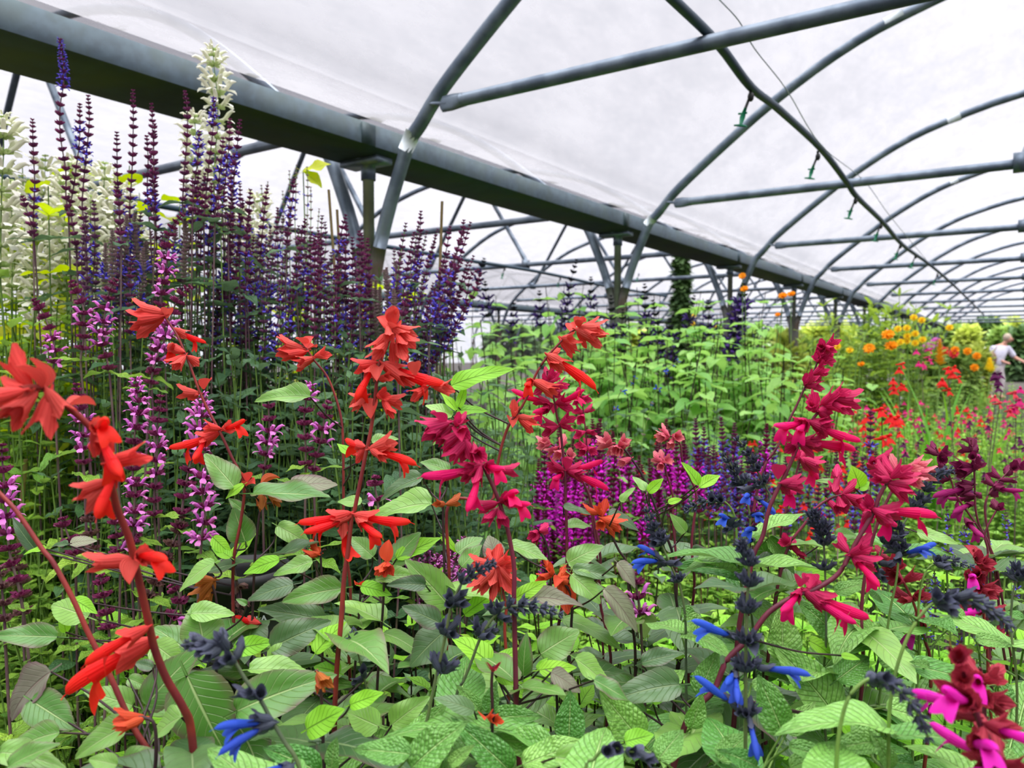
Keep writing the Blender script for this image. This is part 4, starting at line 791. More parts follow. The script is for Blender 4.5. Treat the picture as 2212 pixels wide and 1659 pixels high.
hero('dark bud stalks bending over a bright crinkled leaf at the bottom', 'sage', GB, 'slate', .56,
 '8:2010,1560 1930,1555 1850,1550 1770,1530 1690,1545 1640,1600 1580,1680', 'c 8:1770,1530>1780,1480; c 8:1700,1540>1730,1500; c 8:1850,1550>1900,1510; c 8:1880,1560>1960,1610; c 8:1920,1560>2020,1570; c 8:1740,1540>1790,1600', smat='stem_green', name='blue_sage')
# ------------------------------------------------------------------ the upright sage spikes
def dz(pts, d, dd=0.0): return [at(x, y, d+dd*i) for i, (x, y) in enumerate(pts)]
KP = dict(size=.0118, gap=.021, n=7, calyx='purple_calyx', corolla='violet', stem='stem_mauve', r=.003, ck=.75)
KL = dict(size=.0125, gap=.021, n=8, calyx='maroon_calyx', corolla='lilac', stem='stem_mauve', r=.003, tilt=(.3, 1.0), ck=.9)
KLf = dict(KL, calyx='brown_bract')
KM = dict(size=.012, gap=.016, n=8, calyx='wine_calyx', corolla='magenta_spike', stem='stem_wine', r=.0024, ck=.95)
KV = dict(size=.0115, gap=.022, n=6, calyx='mauve_calyx', corolla='violet', stem='stem_green', r=.0024, ck=.95)
KG = dict(size=.010, gap=.009, n=8, calyx='greygreen_calyx', corolla='violet', stem='stem_green', r=.0024)
KW = dict(size=.020, gap=.040, n=7, calyx='pale_calyx', corolla='white', stem='stem_green', r=.0034, ck=1.25, tilt=(.1, .6))
KB = dict(size=.016, gap=.05, n=7, calyx='black_calyx', corolla='inkpurple', stem='stem_dark', r=.003, ck=1.0)
def band(a, b, p): return lambda r: p if a <= r <= b else 0
# lilac-pink spikes: label, tip..foot, depth, bloom band
LIL = [('tallest lilac-pink sage spike, its pink tip reaching into the purple spikes', '1:1180,1390 1120,1460 1090,1560 4:1080,60 1050,200 1030,420 1000,640 980,800', 1.35, (.22, .5, .5)),
 ('lilac-pink sage spike bending at the tip, in full flower behind the bent coral sage', '4:1235,200 1180,240 1130,330 1090,450 1060,560 1020,650 990,760 970,860', 1.3, (.32, .75, .6)),
 ('full lilac-pink sage spike with a raspberry tip before the cream sages', '4:750,150 710,230 690,320 670,450 660,560 690,660 710,760', 1.35, (.3, .75, .6)),
 ('lilac-pink sage spike with a dark pointed top next to the full raspberry-tipped one', '4:460,165 500,250 540,340 540,460 540,560 520,680', 1.35, (.35, .7, .5)),
 ('thin lilac-pink sage spike outermost before the cream sages', '4:220,280 260,340 300,420 330,500 355,600 350,700 340,740', 1.4, (.5, .95, .5)),
 ('dense lilac sage spike with a two-coloured top in the dark hollow', '4:880,800 890,880 900,960 890,1060 870,1180 865,1320 860,1450 7:880,40 870,180', 1.15, (.0, .35, .6)),
 ('lower lilac sage spike full of flowers behind the close coral stem', '4:880,1440 880,1520 870,1620 7:870,100 850,230', 1.1, (.1, .8, .6)),
 ('lilac sage spike with spaced pink flowers crossing the bent coral stem', '4:1310,890 1310,960 1300,1060 1290,1180 1240,1330 1200,1500 1180,1640 7:1160,120', 1.1, (.0, .42, .55)),
 ('slim wine-tipped lilac sage spike between two flowering ones', '4:1040,905 1040,980 1020,1100 1020,1240 1010,1400 1000,1560 7:1000,40', 1.15, (.25, .7, .25)),
 ('slim lilac sage spike alone against the darkest foliage', '4:1740,890 1740,980 1745,1090 1740,1200 1720,1330 1700,1450', 1.25, (.35, .75, .4)),
 ('lilac sage spike under the bare pale leaf with a flowering top', '4:2010,830 1990,900 1975,1000 1970,1100 1980,1240 1980,1360', 1.2, (.0, .3, .5)),
 ('wine-topped lilac sage spike beside the long bare coral stem', '4:2130,945 2110,1010 2095,1100 2080,1200 2050,1300 2030,1400', 1.2, (.3, .7, .4)),
 ('raspberry bud spike low behind the blurred coral sage', '4:500,830 500,900 520,990 540,1080 535,1200 540,1320 545,1430', 1.2, (.4, .8, .45)),
 ('bright lilac sage spike low between dark stem and pale leaf', '4:1330,1250 1330,1370 1310,1500 7:1330,20 1310,130 1300,270', 1.05, (.25, 1, .6)),
 ('lilac sage spike cut by the picture edge below the blurred coral flower', '4:10,1220 15,1330 25,1450 30,1560 7:50,150 70,300 120,480 150,640', 1.0, (.2, .55, .5)),
 ('short bright pink sage spike with faded calyces in the lime leaves', '7:410,40 420,90 440,150 470,230 490,320', 1.1, (.9, 1, .2)),
 ('faded sage spike in the lime leaves behind the curved brown stem', '7:580,5 585,60 590,130 600,220 600,330', 1.1, None),
 ('raspberry-tipped faded sage spike behind the curved brown stem', '7:650,410 660,480 680,590 700,720 710,820', 1.0, (.85, 1, .4)),
 ('pink-budded faded sage spike behind the close coral stem', '7:735,25 745,80 760,180 770,290 780,400', 1.1, (.6, 1, .2)),
 ('brown faded sage spike leaning through the dark hollow', '7:1180,30 1150,140 1090,270 1040,370 1000,480 960,560', 1.1, None),
 ('brown faded sage spike with two late lilac flowers near the pale leaves', '7:1110,470 1160,540 1150,620 1110,700 1080,800', 1.05, (.5, .7, .4)),
 ('brown faded sage spike by the picture edge in the lime leaves', '7:0,360 10,470 20,580 30,700 35,860', .95, None),
 ('wine sage spike bud in the picture-edge lime leaves', '7:100,260 120,380 140,500 150,640 150,760', 1.05, None),
 ('lone magenta-pink sage spike low between purple-edged leaves', '8:1900,400 1910,470 1920,530 1930,600 1940,690', 1.0, (.5, .9, .5)),
 ('small lilac sage spike hidden behind the large pale leaf', '5:225,1430 220,1470 220,1510 230,1560 240,1640', 1.1, (.3, 1, .5)),
 ('blackish grape-like sage spike hanging by the thick dark stem', '7:1550,640 1560,590 1560,530 1545,480 1530,440', .98, None)]
for lab, pts, d, bl in LIL:
    spike(lab, 'sage', 'lilac-pink sage spikes', dz(parse(pts), d), KL if bl else KLf, True, 'lilac_sage', ('lime', 'lime'), band(*bl) if bl else None, 5, .06)
# the tall purple spikes, drawn one by one
PUR = [('tallest purple sage spike with a blue-violet tip crossing the gutter', '0:130,85 138,170 130,230 130,290 142,370 143,430 155,475 165,540', 1.75, (.0, .24, .6)),
 ('dark purple sage spike twinned with a leaning one, blue in its middle', '0:190,207 193,260 187,330 180,400 178,450 186,520', 1.75, (.3, .5, .45)),
 ('leaning purple sage spike twinned against a straighter one', '0:172,225 172,300 165,360 158,410 148,460', 1.78, (.15, .5, .45)),
 ('short dark sage spike near the cream sages with violet flowers below', '0:70,258 72,330 75,400 72,470 74,520', 1.75, (.55, 1, .3)),
 ('stubby wine sage bud spike below the short dark spike', '0:48,425 58,455 66,480 72,520', 1.7, None),
 ('slim dark sage spike alone against the white roof', '0:252,286 253,350 255,410 258,450 262,520', 1.8, (.5, .8, .3)),
 ('slim black-topped sage spike reaching the gutter underside', '0:287,195 288,250 287,320 284,390 280,450 283,520', 1.8, (.6, 1, .2)),
 ('dark sage spike with a thicker wine neighbour in front', '0:327,225 330,280 332,350 335,430 338,520', 1.85, (.5, 1, .2)),
 ('thick wine sage spike touching two thinner ones', '0:334,268 332,320 332,380 330,430 335,500', 1.75, (.6, 1, .3)),
 ('plum sage spike tucked behind the thick wine one', '0:317,294 320,350 318,410 322,470', 1.8, (.7, 1, .3)),
 ('mauve-tipped sage spike rising in front of the gutter edge', '0:399,198 405,240 404,300 398,370 394,440', 1.8, None),
 ('purple sage spike rising through the tall cream sage', '0:462,212 460,280 453,340 446,410 440,480', 1.78, (.0, .25, .5)),
 ('violet and plum sage spike before the cream sage', '0:430,284 428,340 420,400 416,470', 1.75, (.0, .4, .5)),
 ('plum sage spike with a raspberry tip, last of the tall cluster', '0:518,260 512,320 506,380 500,440 492,500', 1.8, (.3, .7, .45)),
 ('thin dark sage spike just inside the raspberry-tipped one', '0:497,258 494,320 488,380 480,450', 1.85, (.3, .8, .4)),
 ('broad plum sage spike full of violet specks in the tall cluster', '0:482,298 478,350 470,410 464,480', 1.72, (.2, .9, .4)),
 ('stout wine bud spike standing low before the tall cluster', '0:252,405 256,440 258,480 262,530', 1.6, None),
 ('plum bud spike standing before the loose blue sages', '0:541,410 538,450 534,500 530,560', 1.85, (.5, 1, .3)),
 ('thin black-topped sage spike before the thick far tie bar', '0:577,402 572,450 566,510 560,580', 1.95, (.4, 1, .3)),
 ('loose blue-flowered sage spike in front of the slanted brace', '0:635,388 632,430 625,480 618,540', 1.95, (.3, .7, .4)),
 ('wine bud spike standing by the slanted brace foot', '0:660,474 652,510 646,560 640,620', 1.9, None),
 ('dark sage spike bending beside the two bamboo canes', '0:747,465 738,500 732,550 728,620', 1.9, (.3, .7, .4)),
 ('straight wine sage spike between the bamboo canes and the curved hoop leg', '0:748,482 748,520 746,570 744,640', 1.95, (.4, .8, .3)),
 ('raspberry bud spike in front of the dark curved hoop leg', '0:776,500 778,540 778,590 776,650', 1.85, None),
 ('dark straight sage spike standing clear in the loose blue group', '0:909,457 907,500 903,550 896,620', 2.0, (.5, .9, .3)),
 ('wine-topped sage spike leaning outward in the loose blue group', '0:1002,476 996,510 986,550 972,610', 2.0, (.3, .9, .4)),
 ('mauve sage spike in the middle of the loose blue group', '0:972,490 966,530 956,580 940,650', 2.0, (.5, 1, .4)),
 ('outermost leaning sage spike against the white bay', '0:1038,590 1030,620 1015,650 990,700 960,760', 1.95, (.4, 1, .4)),
 ('hook-tipped sage spike leaning from the loose blue group', '0:1033,582 1015,600 1008,640 990,690 960,740', 2.0, (.5, 1, .3)),
 ('arching slim sage spike nodding over the loose blue group', '0:1000,562 985,590 970,650 950,720', 1.95, (.4, 1, .4)),
 ('raspberry sage spike with one pink flower behind the tallest scarlet sage', '0:880,648 872,670 866,700 858,740', 1.3, (.7, 1, .2))]
for lab, pts, d, bl in PUR:
    spike(lab, 'sage', 'tall purple sage spikes', dz(parse(pts), d), KP, True, 'purple_sage', ('dark', 'dark'), band(*bl) if bl else None, 7, .085, tip_dense=.22)
def many(n, x0, x1, y0, y1, d0, d1, ln, lean, ks, group, label, blooms, leaf=('dark', 'dark'), nl=6, name='purple_sage', LL=.08, cat='sage', jit=18):
    for i in range(n):
        f = (i+U(.1, .9))/n; x = x0+(x1-x0)*f; y = y0+(y1-y0)*(rng.random() if callable(y1) is False else 0)
        d = U(d0, d1); L = ln*U(.75, 1.25)/d*1.9; le = lean(f) if callable(lean) else lean
        k = rng.choice(ks); b = rng.choice(blooms)
        pts = [(x, y), (x-le*L*.3+U(-4, 4), y+L*.33), (x-le*L*.65+U(-4, 4), y+L*.68), (x-le*L, y+L)]
        spike(label, cat, group, dz(pts, d), k, False, name, leaf, b, nl, LL, tip_dense=.3)
GD = 'purple and blue sage spikes packed behind the red flowers'; LD = 'purple sage spike packed among many behind the red flowers'
b1, b2, b3 = band(.2, .95, .16), band(.45, 1, .36), None
many(16, 395, 540, 330, 500, 1.75, 2.1, 170, .05, [KP, KP, KV], GD, LD, [b1, b3, b2])
many(12, 270, 420, 440, 560, 1.7, 2.0, 150, .0, [KP, dict(KP, calyx='mauve_calyx'), KG], GD, LD, [b1, b3])
many(48, 455, 700, 440, 620, 1.8, 2.4, 190, .08, [KP, KV, KP, KV], GD, LD, [b2, b1, b2])
many(28, 680, 800, 480, 640, 1.8, 2.3, 200, .0, [KP, KP, KV], GD, LD, [b2, b1, b3])
many(8, 790, 860, 560, 640, 1.8, 2.1, 150, -.1, [KG], 'grey-green faded sage spikes by the gutter post', 'grey-green faded sage spike among its kind by the gutter post', [b3])
many(30, 850, 1025, 480, 640, 1.85, 2.3, 260, lambda f: .1+.3*f, [dict(KV, calyx='purple_calyx', stem='stem_mauve'), KV, KP], 'loose blue sage spikes by the curved hoop leg', 'loose blue-flowered sage spike leaning among its kind beside the curved hoop leg', [b2, b1, b2])
many(10, 540, 700, 350, 470, 2.2, 2.6, 220, .0, [dict(KV, calyx='greygreen_calyx', size=.009, gap=.03, n=5)], 'wispy pale sage spikes before the white roof', 'wispy pale blue-green sage spike before the white roof', [band(.3, .6, .2)])
many(14, 160, 330, 430, 560, 1.65, 1.9, 150, .02, [KP, dict(KP, calyx='mauve_calyx'), KG], GD, LD, [b1, b3])
# cream-white clary behind
for lab, pts, d in (('tallest cream-white sage spike rising in front of the gutter', '0:460,105 463,150 470,210 470,270 465,330 462,400 458,480', 2.05), ('cream-white sage spike cut by the picture edge with big hooked flowers', '0:5,250 8,320 4,400 2,480 0,600', 1.7), ('second cream-white sage spike half hidden by violet spikes', '0:420,250 424,310 428,380 430,470', 2.1)):
    spike(lab, 'sage', 'cream-white sages', dz(parse(pts), d), KW, True, 'cream_sage', ('lime', 'lime'), band(.0, 1, .75), 6, .1, tip_dense=.1)
def cream(n, x0, x1, y0, y1, d0, d1, ln):
    for i in range(n):
        x = x0+(x1-x0)*(i+U(0, 1))/n; y = U(y0, y1); d = U(d0, d1)
        spike('cream-white sage spike in the pale mass beside the purple ones', 'sage', 'cream-white sages massed by the picture edge', dz([(x, y), (x+U(-6, 6), y+ln*.5), (x+U(-8, 8), y+ln)], d), KW, False, 'cream_sage', ('lime', 'lime'), band(.05, 1, .8), 6, .1, tip_dense=.1)
cream(20, -20, 300, 330, 480, 1.95, 2.5, 260); cream(6, 500, 560, 400, 520, 2.2, 2.5, 150)
# bright magenta dwarf spikes
for (n, x0, x1, y0, y1, kk, bl) in ((34, 1160, 1480, 905, 1010, KM, [band(.3, .95, .28), band(.4, 1, .25)]), (9, 1440, 1660, 900, 1010, KM, [band(.3, .9, .4)]), (14, 1480, 1680, 900, 1000, dict(KP, size=.013, gap=.017), [band(.25, .95, .35)]), (16, 1160, 1300, 1010, 1090, KM, [band(.2, .9, .4)]), (10, 1690, 1900, 960, 1030, dict(KP, size=.013, gap=.017), [band(.4, 1, .35)])):
    vi = kk is not KM
    many(n, x0, x1, y0, y1, 2.0, 2.7, 190, 0, [kk], 'dwarf violet sage spikes' if vi else 'dwarf bright magenta sage spikes', 'dwarf violet-blue sage spike beside the bright magenta ones' if vi else 'dwarf bright magenta sage spike massed in the second row', bl, ('dark', 'lime'), 4, 'dwarf_sage', .05)
spike('lone dark violet dwarf spike standing clear before the lime bed', 'sage', 'dwarf violet sage spikes', dz([(1881, 890), (1880, 960), (1882, 1010), (1880, 1060)], 2.0), dict(KP, size=.013, gap=.02), True, 'dwarf_sage', ('dark', 'lime'), band(.4, 1, .45), 5, .05)
many(9, 1990, 2200, 1090, 1300, .95, 1.3, 80, .0, [dict(KV, size=.005, gap=.012)], 'tiny violet-flowered spikes among the crinkled leaves', 'tiny violet-flowered spike threaded among the crinkled leaves', [band(.1, 1, .4)], ('lime', 'lime'), 4, 'small_sage', .04)
many(12, 880, 1010, 1150, 1230, 1.3, 1.6, 60, .0, [dict(KL, size=.008, gap=.012)], 'small pink spikes deep behind the front stems', 'small pink sage spike deep behind the dark front stems', [band(.1, 1, .4)], ('lime', 'lime'), 4, 'small_sage', .04)
# ink-purple spikes on the heart-leaved plants
BLK = [('0:1046,560 1036,590 1022,640', 4.6), ('0:1048,610 1052,660 1060,700', 4.4), ('0:1245,562 1235,600 1225,650 1218,720', 4.6), ('0:1276,600 1277,640 1276,700', 4.8), ('0:1165,630 1166,670 1168,720', 4.6), ('0:1320,640 1322,680 1326,740 1335,800', 4.4), ('0:1345,670 1345,720 1340,790', 4.3), ('0:1392,615 1394,660 1398,710 1405,770', 4.2), ('0:1410,650 1420,700 1428,760 1440,820', 4.2), ('0:1445,690 1448,730 1450,790', 4.3), ('0:1500,640 1490,690 1480,740', 4.6), ('0:1530,650 1530,690 1535,740', 4.4), ('0:1384,690 1388,740 1392,800', 4.5), ('0:1110,650 1108,690 1105,740', 4.8)]
for i, (pts, d) in enumerate(BLK):
    spike('ink-dark sage spike among several topping the heart-leaved plants', 'sage', 'ink-purple spikes over the heart-leaved plants', dz(parse(pts), d), dict(KB, size=.026, gap=.05), True, 'ink_sage', ('cordate', 'cordate'), band(.35, 1, .55), 6, .10)
spike('thick ink-purple sage spike below the orange cosmos by the gutter end', 'sage', 'ink-purple spikes over the heart-leaved plants', dz([(1606, 615), (1602, 650), (1595, 690), (1585, 735), (1575, 780)], 4.2), dict(KB, size=.034, gap=.042, n=9), True, 'ink_sage', ('cordate', 'cordate'), band(.25, 1, .6), 6, .12)
# sparse bright blue flowers
for lab, pts, d in (('slender wand of bright blue sage flowers before the heart-leaved plants', '0:1465,780 1440,800 1420,840 1400,900 1385,960', 2.2), ('second slender wand with a few bright blue flowers', '0:1372,815 1345,840 1330,880 1335,950', 2.2)):
    spike(lab, 'sage', 'wands of bright blue flowers', dz(parse(pts), d), dict(size=.008, gap=.05, n=3, calyx='greygreen_calyx', corolla='blue', stem='stem_green', r=.002, ck=1.2), True, 'blue_wand_sage', ('dark', 'cordate'), band(0, .6, .5), 6, .05)
# ------------------------------------------------------------------ the large leaves in front, each given to the plant it grows on
LEAVES = '''
7 s 370,810 -70,790 .36|7 p 330,1035 -80,1330 .5|7 s 570,680 265,565 .42|7 y 425,780 410,640 .45|7 s 1390,330 1110,465 .5|7 s 1320,850 1275,590 .95|7 s 1240,660 1515,640 .5|7 s 1280,960 1000,715 .6
7 s 860,1255 550,1150 .5|7 s 950,1255 1190,910 .45|7 s 1210,1060 1460,1610 .62|7 s 840,1375 440,1570 .45|7 s 1175,1330 880,1460 .6|7 s 385,1430 -20,1510 .45|7 s 200,1220 470,1390 .6|7 y 1520,890 1770,835 .45|7 s 1740,965 1960,835 .5
7 y 2045,915 2215,690 .55|7 y 2200,1045 2030,975 .7|7 s 1615,1025 2020,1000 .4|7 s 1540,1290 2060,1035 .45|7 d 1760,880 2125,695 .5|7 d 2095,705 1680,600 .36|7 d 1900,470 1590,535 .45|7 s 2215,495 1805,555 .4|7 s 2025,320 1765,400 .42|7 y 1810,310 1555,375 .42
7 s 1800,90 2010,205 .45|7 s 1590,190 1510,-20 .7|7 y 1380,165 1505,285 .45|7 y 1500,300 1650,130 .42|7 y 1495,295 1365,205 .42|7 p 455,205 615,160 .6|7 d 440,215 320,190 .4|7 d 235,250 60,50 .3|7 y 1990,1410 2215,1275 .6|7 c 2060,1680 1745,1520 .5|7 c 2150,1660 2150,1480 .6
7 s 1600,600 1530,560 .5|7 s 0,1560 330,1570 .4|7 s 60,1650 330,1480 .4|7 s 760,1640 560,1590 .5|7 s 800,1620 1030,1560 .5|7 d 990,1010 870,970 .6|7 s 1000,860 1180,990 .7|7 s 830,1080 960,1130 .6|7 y 480,570 620,640 .5|7 y 300,240 140,255 .35
5 s 585,1610 140,1600 .46|5 d 525,1440 245,1500 .42|5 y 715,840 1085,680 .34|5 y 745,1005 955,970 .42|5 s 720,1035 555,945 .5|5 y 745,1000 660,870 .42|5 y 760,980 810,830 .35|5 s 700,1395 515,1315 .5|4 s 2010,915 1625,885 .36|5 y 60,1290 -20,1200 .5|5 s 200,1210 370,1165 .5|4 s 1520,1500 1330,1270 .55|4 s 1640,1540 2130,1520 .36|4 p 1880,1500 2180,1420 .55|4 y 1580,1480 1450,1560 .42|4 s 1580,1650 1480,1570 .5|5 s 130,1600 -30,1560 .5|5 s 640,1180 590,1220 .5
8 s 205,290 60,150 .6|8 s 330,340 475,110 .62|8 s 690,600 445,310 .5|8 s 225,435 500,365 .4|8 y 130,480 315,510 .5|8 d 545,475 320,440 .42|8 d 640,720 400,605 .5|8 d 665,780 425,975 .78|8 s 755,265 905,135 .6|8 s 780,355 905,205 .6|8 y 360,300 650,150 .34|8 y 650,150 770,260 .34|8 p 1000,305 960,145 .8|8 s 1090,210 1340,295 .42
8 s 1470,330 1680,205 .55|8 s 1490,410 1695,575 .62|8 s 1460,100 1625,40 .5|8 d 1730,10 1950,75 .5|8 d 1500,370 1800,410 .3|8 p 1790,330 1925,475 .6|8 p 1705,500 1960,740 .4|8 y 1130,560 1325,440 .4|8 p 1185,560 1525,515 .36|8 s 1295,920 1535,760 .72|8 p 1360,1040 1570,1150 .5|8 s 1515,950 1775,1130 .45|8 s 1180,1060 1185,820 .42|8 y 800,665 1000,505 .45
8 y 960,980 735,780 .55|8 y 1000,990 1145,865 .5|8 y 970,1010 825,990 .5|8 y 1000,1050 1130,1110 .6|8 y 1285,1025 1530,990 .42|8 y 1180,1110 1385,1115 .35|8 y 1270,1020 1335,940 .4|8 c 460,1660 765,1340 .5|8 c 1085,1670 800,1390 .42|8 c 1180,1640 1595,1460 .42|8 c 700,1640 845,1510 .42|8 c 450,1570 70,1520 .42|8 c 430,1520 650,1240 .42|8 c 975,1330 1290,1315 .4
8 c 1340,1540 950,1410 .46|8 c 1475,1470 1490,1185 .62|8 c 1935,1480 1695,1170 .48|8 s 1390,1590 1860,1640 .34|8 c 2060,1600 2215,1390 .6|8 y 1840,1490 2030,1435 .6|8 d 2190,1120 1770,1150 .42|8 d 1950,980 2200,890 .42|8 s 245,1390 10,1290 .6|8 y 60,1250 265,1165 .45|8 d 270,920 0,850 .6|8 s 330,1380 550,1200 .5|8 c 960,1300 990,1110 .5|8 c 900,1290 780,1130 .42|8 d 860,1290 640,1180 .4|8 s 1640,1090 1870,1210 .5|8 y 2020,1240 2130,1100 .55|8 c 2050,1170 2215,1010 .6|8 s 1800,1160 1990,1290 .5
9 c 975,1300 655,865 .48|9 c 1375,970 1115,665 .48|9 c 1480,1000 2140,1085 .28|9 c 650,960 655,600 .62|9 c 1000,800 780,570 .6|9 c 440,400 -10,300 .34|9 c 560,170 770,370 .5|9 y 730,390 1000,405 .36|9 c 990,520 1240,425 .38|9 s 1520,130 1800,180 .34|9 s 990,150 1150,130 .5|9 c 1210,520 1320,575 .5|9 c 1300,740 1570,680 .42|9 y 820,835 1040,935 .45|9 y 1030,930 1155,940 .4|9 c 110,1190 205,905 .5|9 y 400,1110 265,1190 .4
9 c 650,1430 515,1095 .5|9 c 680,1430 880,1240 .45|9 c 690,1520 1000,1600 .4|9 c 240,1610 430,1420 .55|9 c 1250,1490 980,1500 .5|9 c 1100,1430 1400,1540 .5|9 c 1320,1270 1660,1350 .5|9 c 2050,1100 2215,1320 .6|9 c 2030,1500 2215,1640 .5|9 c 450,1110 690,1180 .4|9 c 1000,1090 1250,900 .5|9 c 1060,900 1130,800 .4|9 c 30,680 200,820 .6|9 c 0,620 140,760 .5|9 s 560,330 480,130 .4|9 c 60,1400 130,1180 .5|9 c 700,1660 960,1540 .4|9 c 1600,1000 1480,960 .5|9 c 1900,820 2160,840 .4|9 c 2215,690 2020,640 .45|9 c 1830,690 1700,590 .45|9 c 1350,1660 1250,1420 .5|9 c 1500,1640 1300,1600 .5|9 c 480,1650 300,1540 .5|9 y 1000,1330 1110,1460 .45|9 y 980,1340 860,1320 .4
6 y 1150,1500 1110,1370 .8|6 y 1140,1510 1215,1460 .7|6 y 110,1500 250,1400 .42|6 y 100,1480 20,1330 .45|6 s 1000,1480 870,1440 .4|9 d 500,320 690,300 .5|9 d 60,240 330,350 .3|9 s 20,130 -60,20 .5|5 s 1810,1590 1890,1490 .42|5 s 1970,1520 1900,1420 .55|5 y 1990,1530 2085,1440 .5|5 d 1440,1620 1620,1650 .3|5 y 2120,1600 2215,1560 .4
'''
KMAP = {'s': ('sage', 'sage', ('coral', 'crim', 'rose', 'orange', 'brown')), 'd': ('sage', 'sage_dark', ('coral', 'crim', 'rose', 'orange', 'brown')), 'p': ('sage', 'purple_leaf', ('coral', 'crim', 'rose', 'orange', 'brown')), 'y': ('young', 'young', ('coral', 'crim', 'rose', 'orange', 'brown')), 'c': ('crinkled', 'crinkled', ('slate', 'wine', 'red'))}
acc, brn = {}, {}
for e in LEAVES.replace('\n', '|').split('|'):
    w = e.split()
    if not w: continue
    reg = int(w[0]) if len(w) == 5 else reg; k, b, t, ratio = w[-4:]
    b = px(reg, *map(float, b.split(','))); t = px(reg, *map(float, t.split(','))); ratio = float(ratio)
    ym = (b[1]+t[1])/2; d = max(.52, 1.02-(ym-1080)/579*.40)+U(-.04, .05)
    if ym < 1080: d = .93
    B = at(b[0], b[1], d); ln = math.hypot(t[0]-b[0], t[1]-b[1])/FPX*d; dd = U(-.35, .35)*ln
    if t[1] > b[1]: dd = -abs(dd)                      # leaves that hang down the view come forward
    T = at(t[0], t[1], d+dd); v = T-B; L = np.linalg.norm(v)
    up = unit(Z_*U(.55, 1.0)-F_*U(.45, 1.0)+R_*U(-.35, .35))
    kind, mat, fams = KMAP[k]; tm = rng.choice(LV[kind]); nat = {'sage': .56, 'young': .5, 'crinkled': .5}[kind]
    best = min((h for h in HEROES if h[2] in fams), key=lambda h: min(np.linalg.norm(p-B) for p in h[1]))
    q = min(best[1], key=lambda p: np.linalg.norm(p-B)+abs(p[2]-(B[2]-.05))*.6)
    A = frame(v, up)*np.array([L, L*ratio/nat*1.05, L]); acc.setdefault((best[0].name, mat), MB()).add(tm, A, B)
    if .012 < np.linalg.norm(q-B) < .4:                # side branch that carries the leaf
        m = (q*.4+B*.6)-Z_*.008+F_*.015; brn.setdefault((best[0].name, 'stem_dark' if k in 'sdpy' else 'stem_green'), MB()).raw(tube(smooth_path([q, m, B], 4), .0013, .0009, sides=5))
for (rn, mat), mb in acc.items(): part('broad_leaves', mb, M[mat], bpy.data.objects[rn])
for (rn, mat), mb in brn.items(): part('side_branches', mb, M[mat], bpy.data.objects[rn])

# ------------------------------------------------------------------ leafy plants without flowers: a few of each kind, then copies
def bush_mesh(kind, mat, smat, h, stems, spread, L, pairs, lo=.35, up=(.05, .5), whirl=2, young=None, bend=.06, seed=0, r=.003, taper=.55):
    mbs, mbl, mby = MB(), MB(), MB()
    for s in range(stems):
        a = 6.28*s/stems+U(-.6, .6); rr = spread*U(.2, 1); hh = h*U(.8, 1.0) if s else h
        g = np.array([.25*rr*math.cos(a), .25*rr*math.sin(a), 0]); tp = np.array([rr*math.cos(a), rr*math.sin(a), hh]); md = (g+tp)/2+[U(-bend, bend), U(-bend, bend), 0]
        P = smooth_path([g, md, tp], 6); mbs.raw(tube(P, r, r*.4, sides=5)); az = U(0, 3)
        for i in range(pairs):
            f = lo+(1-lo)*(i+.5)/pairs; j = min(len(P)-2, int(f*(len(P)-1))); c = P[j]+(P[j+1]-P[j])*(f*(len(P)-1)-j); az += 1.57+U(-.25, .25)
            for w in range(whirl):
                b = az+w*2*math.pi/whirl+U(-.2, .2); el = U(*up)+(.6*max(0, f-.85)/.15); d = np.array([math.cos(b), math.sin(b), el]); l = L*U(.65, 1.15)*(1-taper*max(0, f-lo)/(1-lo)); tip = young and f > .86
                put_leaf(mby if tip else mbl, kind, c, d, Z_+.3*np.array([U(-1, 1), U(-1, 1), 0]), l)
    return mbs.mesh('stem', M[smat]), mbl.mesh('foliage', M[mat]), (mby.mesh('young_foliage', M[young]) if young else None)
def scatter(name, label, cat, group, n, place, protos, extra=None, smin=.88, smax=1.12):
    for i in range(n):
        p, top = place(i)
        ms, ml, my, h = rng.choice(protos); s = max(.3, top/h); t = thing(name, label, cat, (p[0], p[1], 0), group)
        k = U(smin, smax); a = U(0, 6.28)
        for nm, me in (('stem', ms), ('foliage', ml), ('young_foliage', my)):
            if me is None: continue
            o = link(nm, me, t); o.rotation_euler = (0, 0, a); o.scale = (k, k, s)
        if extra: extra(t, p, top, i)
def mk(n, h, **k): return [(*bush_mesh(h=h, seed=i, **k), h) for i in range(n)]
def spot(x0, x1, d0, d1, z0, z1):
    def f(i):
        d = d0+(d1-d0)*math.sqrt(rng.random()); p = at(U(x0, x1), 900, d); return p, U(z0, z1)
    return f
def spot_y(x0, x1, d0, d1, ytop):
    def f(i):
        x = U(x0, x1); d = U(d0, d1); y = ytop(x, d)+U(-12, 25); p = at(x, y, d); return p, max(.2, p[2])
    return f
P_sage = mk(5, .95, kind='filler', mat='sage', smat='stem_dark', stems=4, spread=.16, L=.085, pairs=6, lo=.5, young='young', r=.0034)
P_saged = mk(4, .95, kind='filler', mat='sage_dark', smat='stem_dark', stems=4, spread=.16, L=.08, pairs=6, lo=.45, r=.0034)
P_crink = mk(5, .95, kind='fillc', mat='crinkled', smat='stem_green', stems=4, spread=.17, L=.085, pairs=6, lo=.5, young='young', r=.0034)
P_lime = mk(5, .95, kind='lime', mat='lime', smat='stem_green', stems=7, spread=.2, L=.062, pairs=9, lo=.45, r=.003)
P_limeb = mk(4, 1.1, kind='fillc', mat='lime', smat='stem_green', stems=5, spread=.2, L=.085, pairs=9, lo=.35, r=.003)
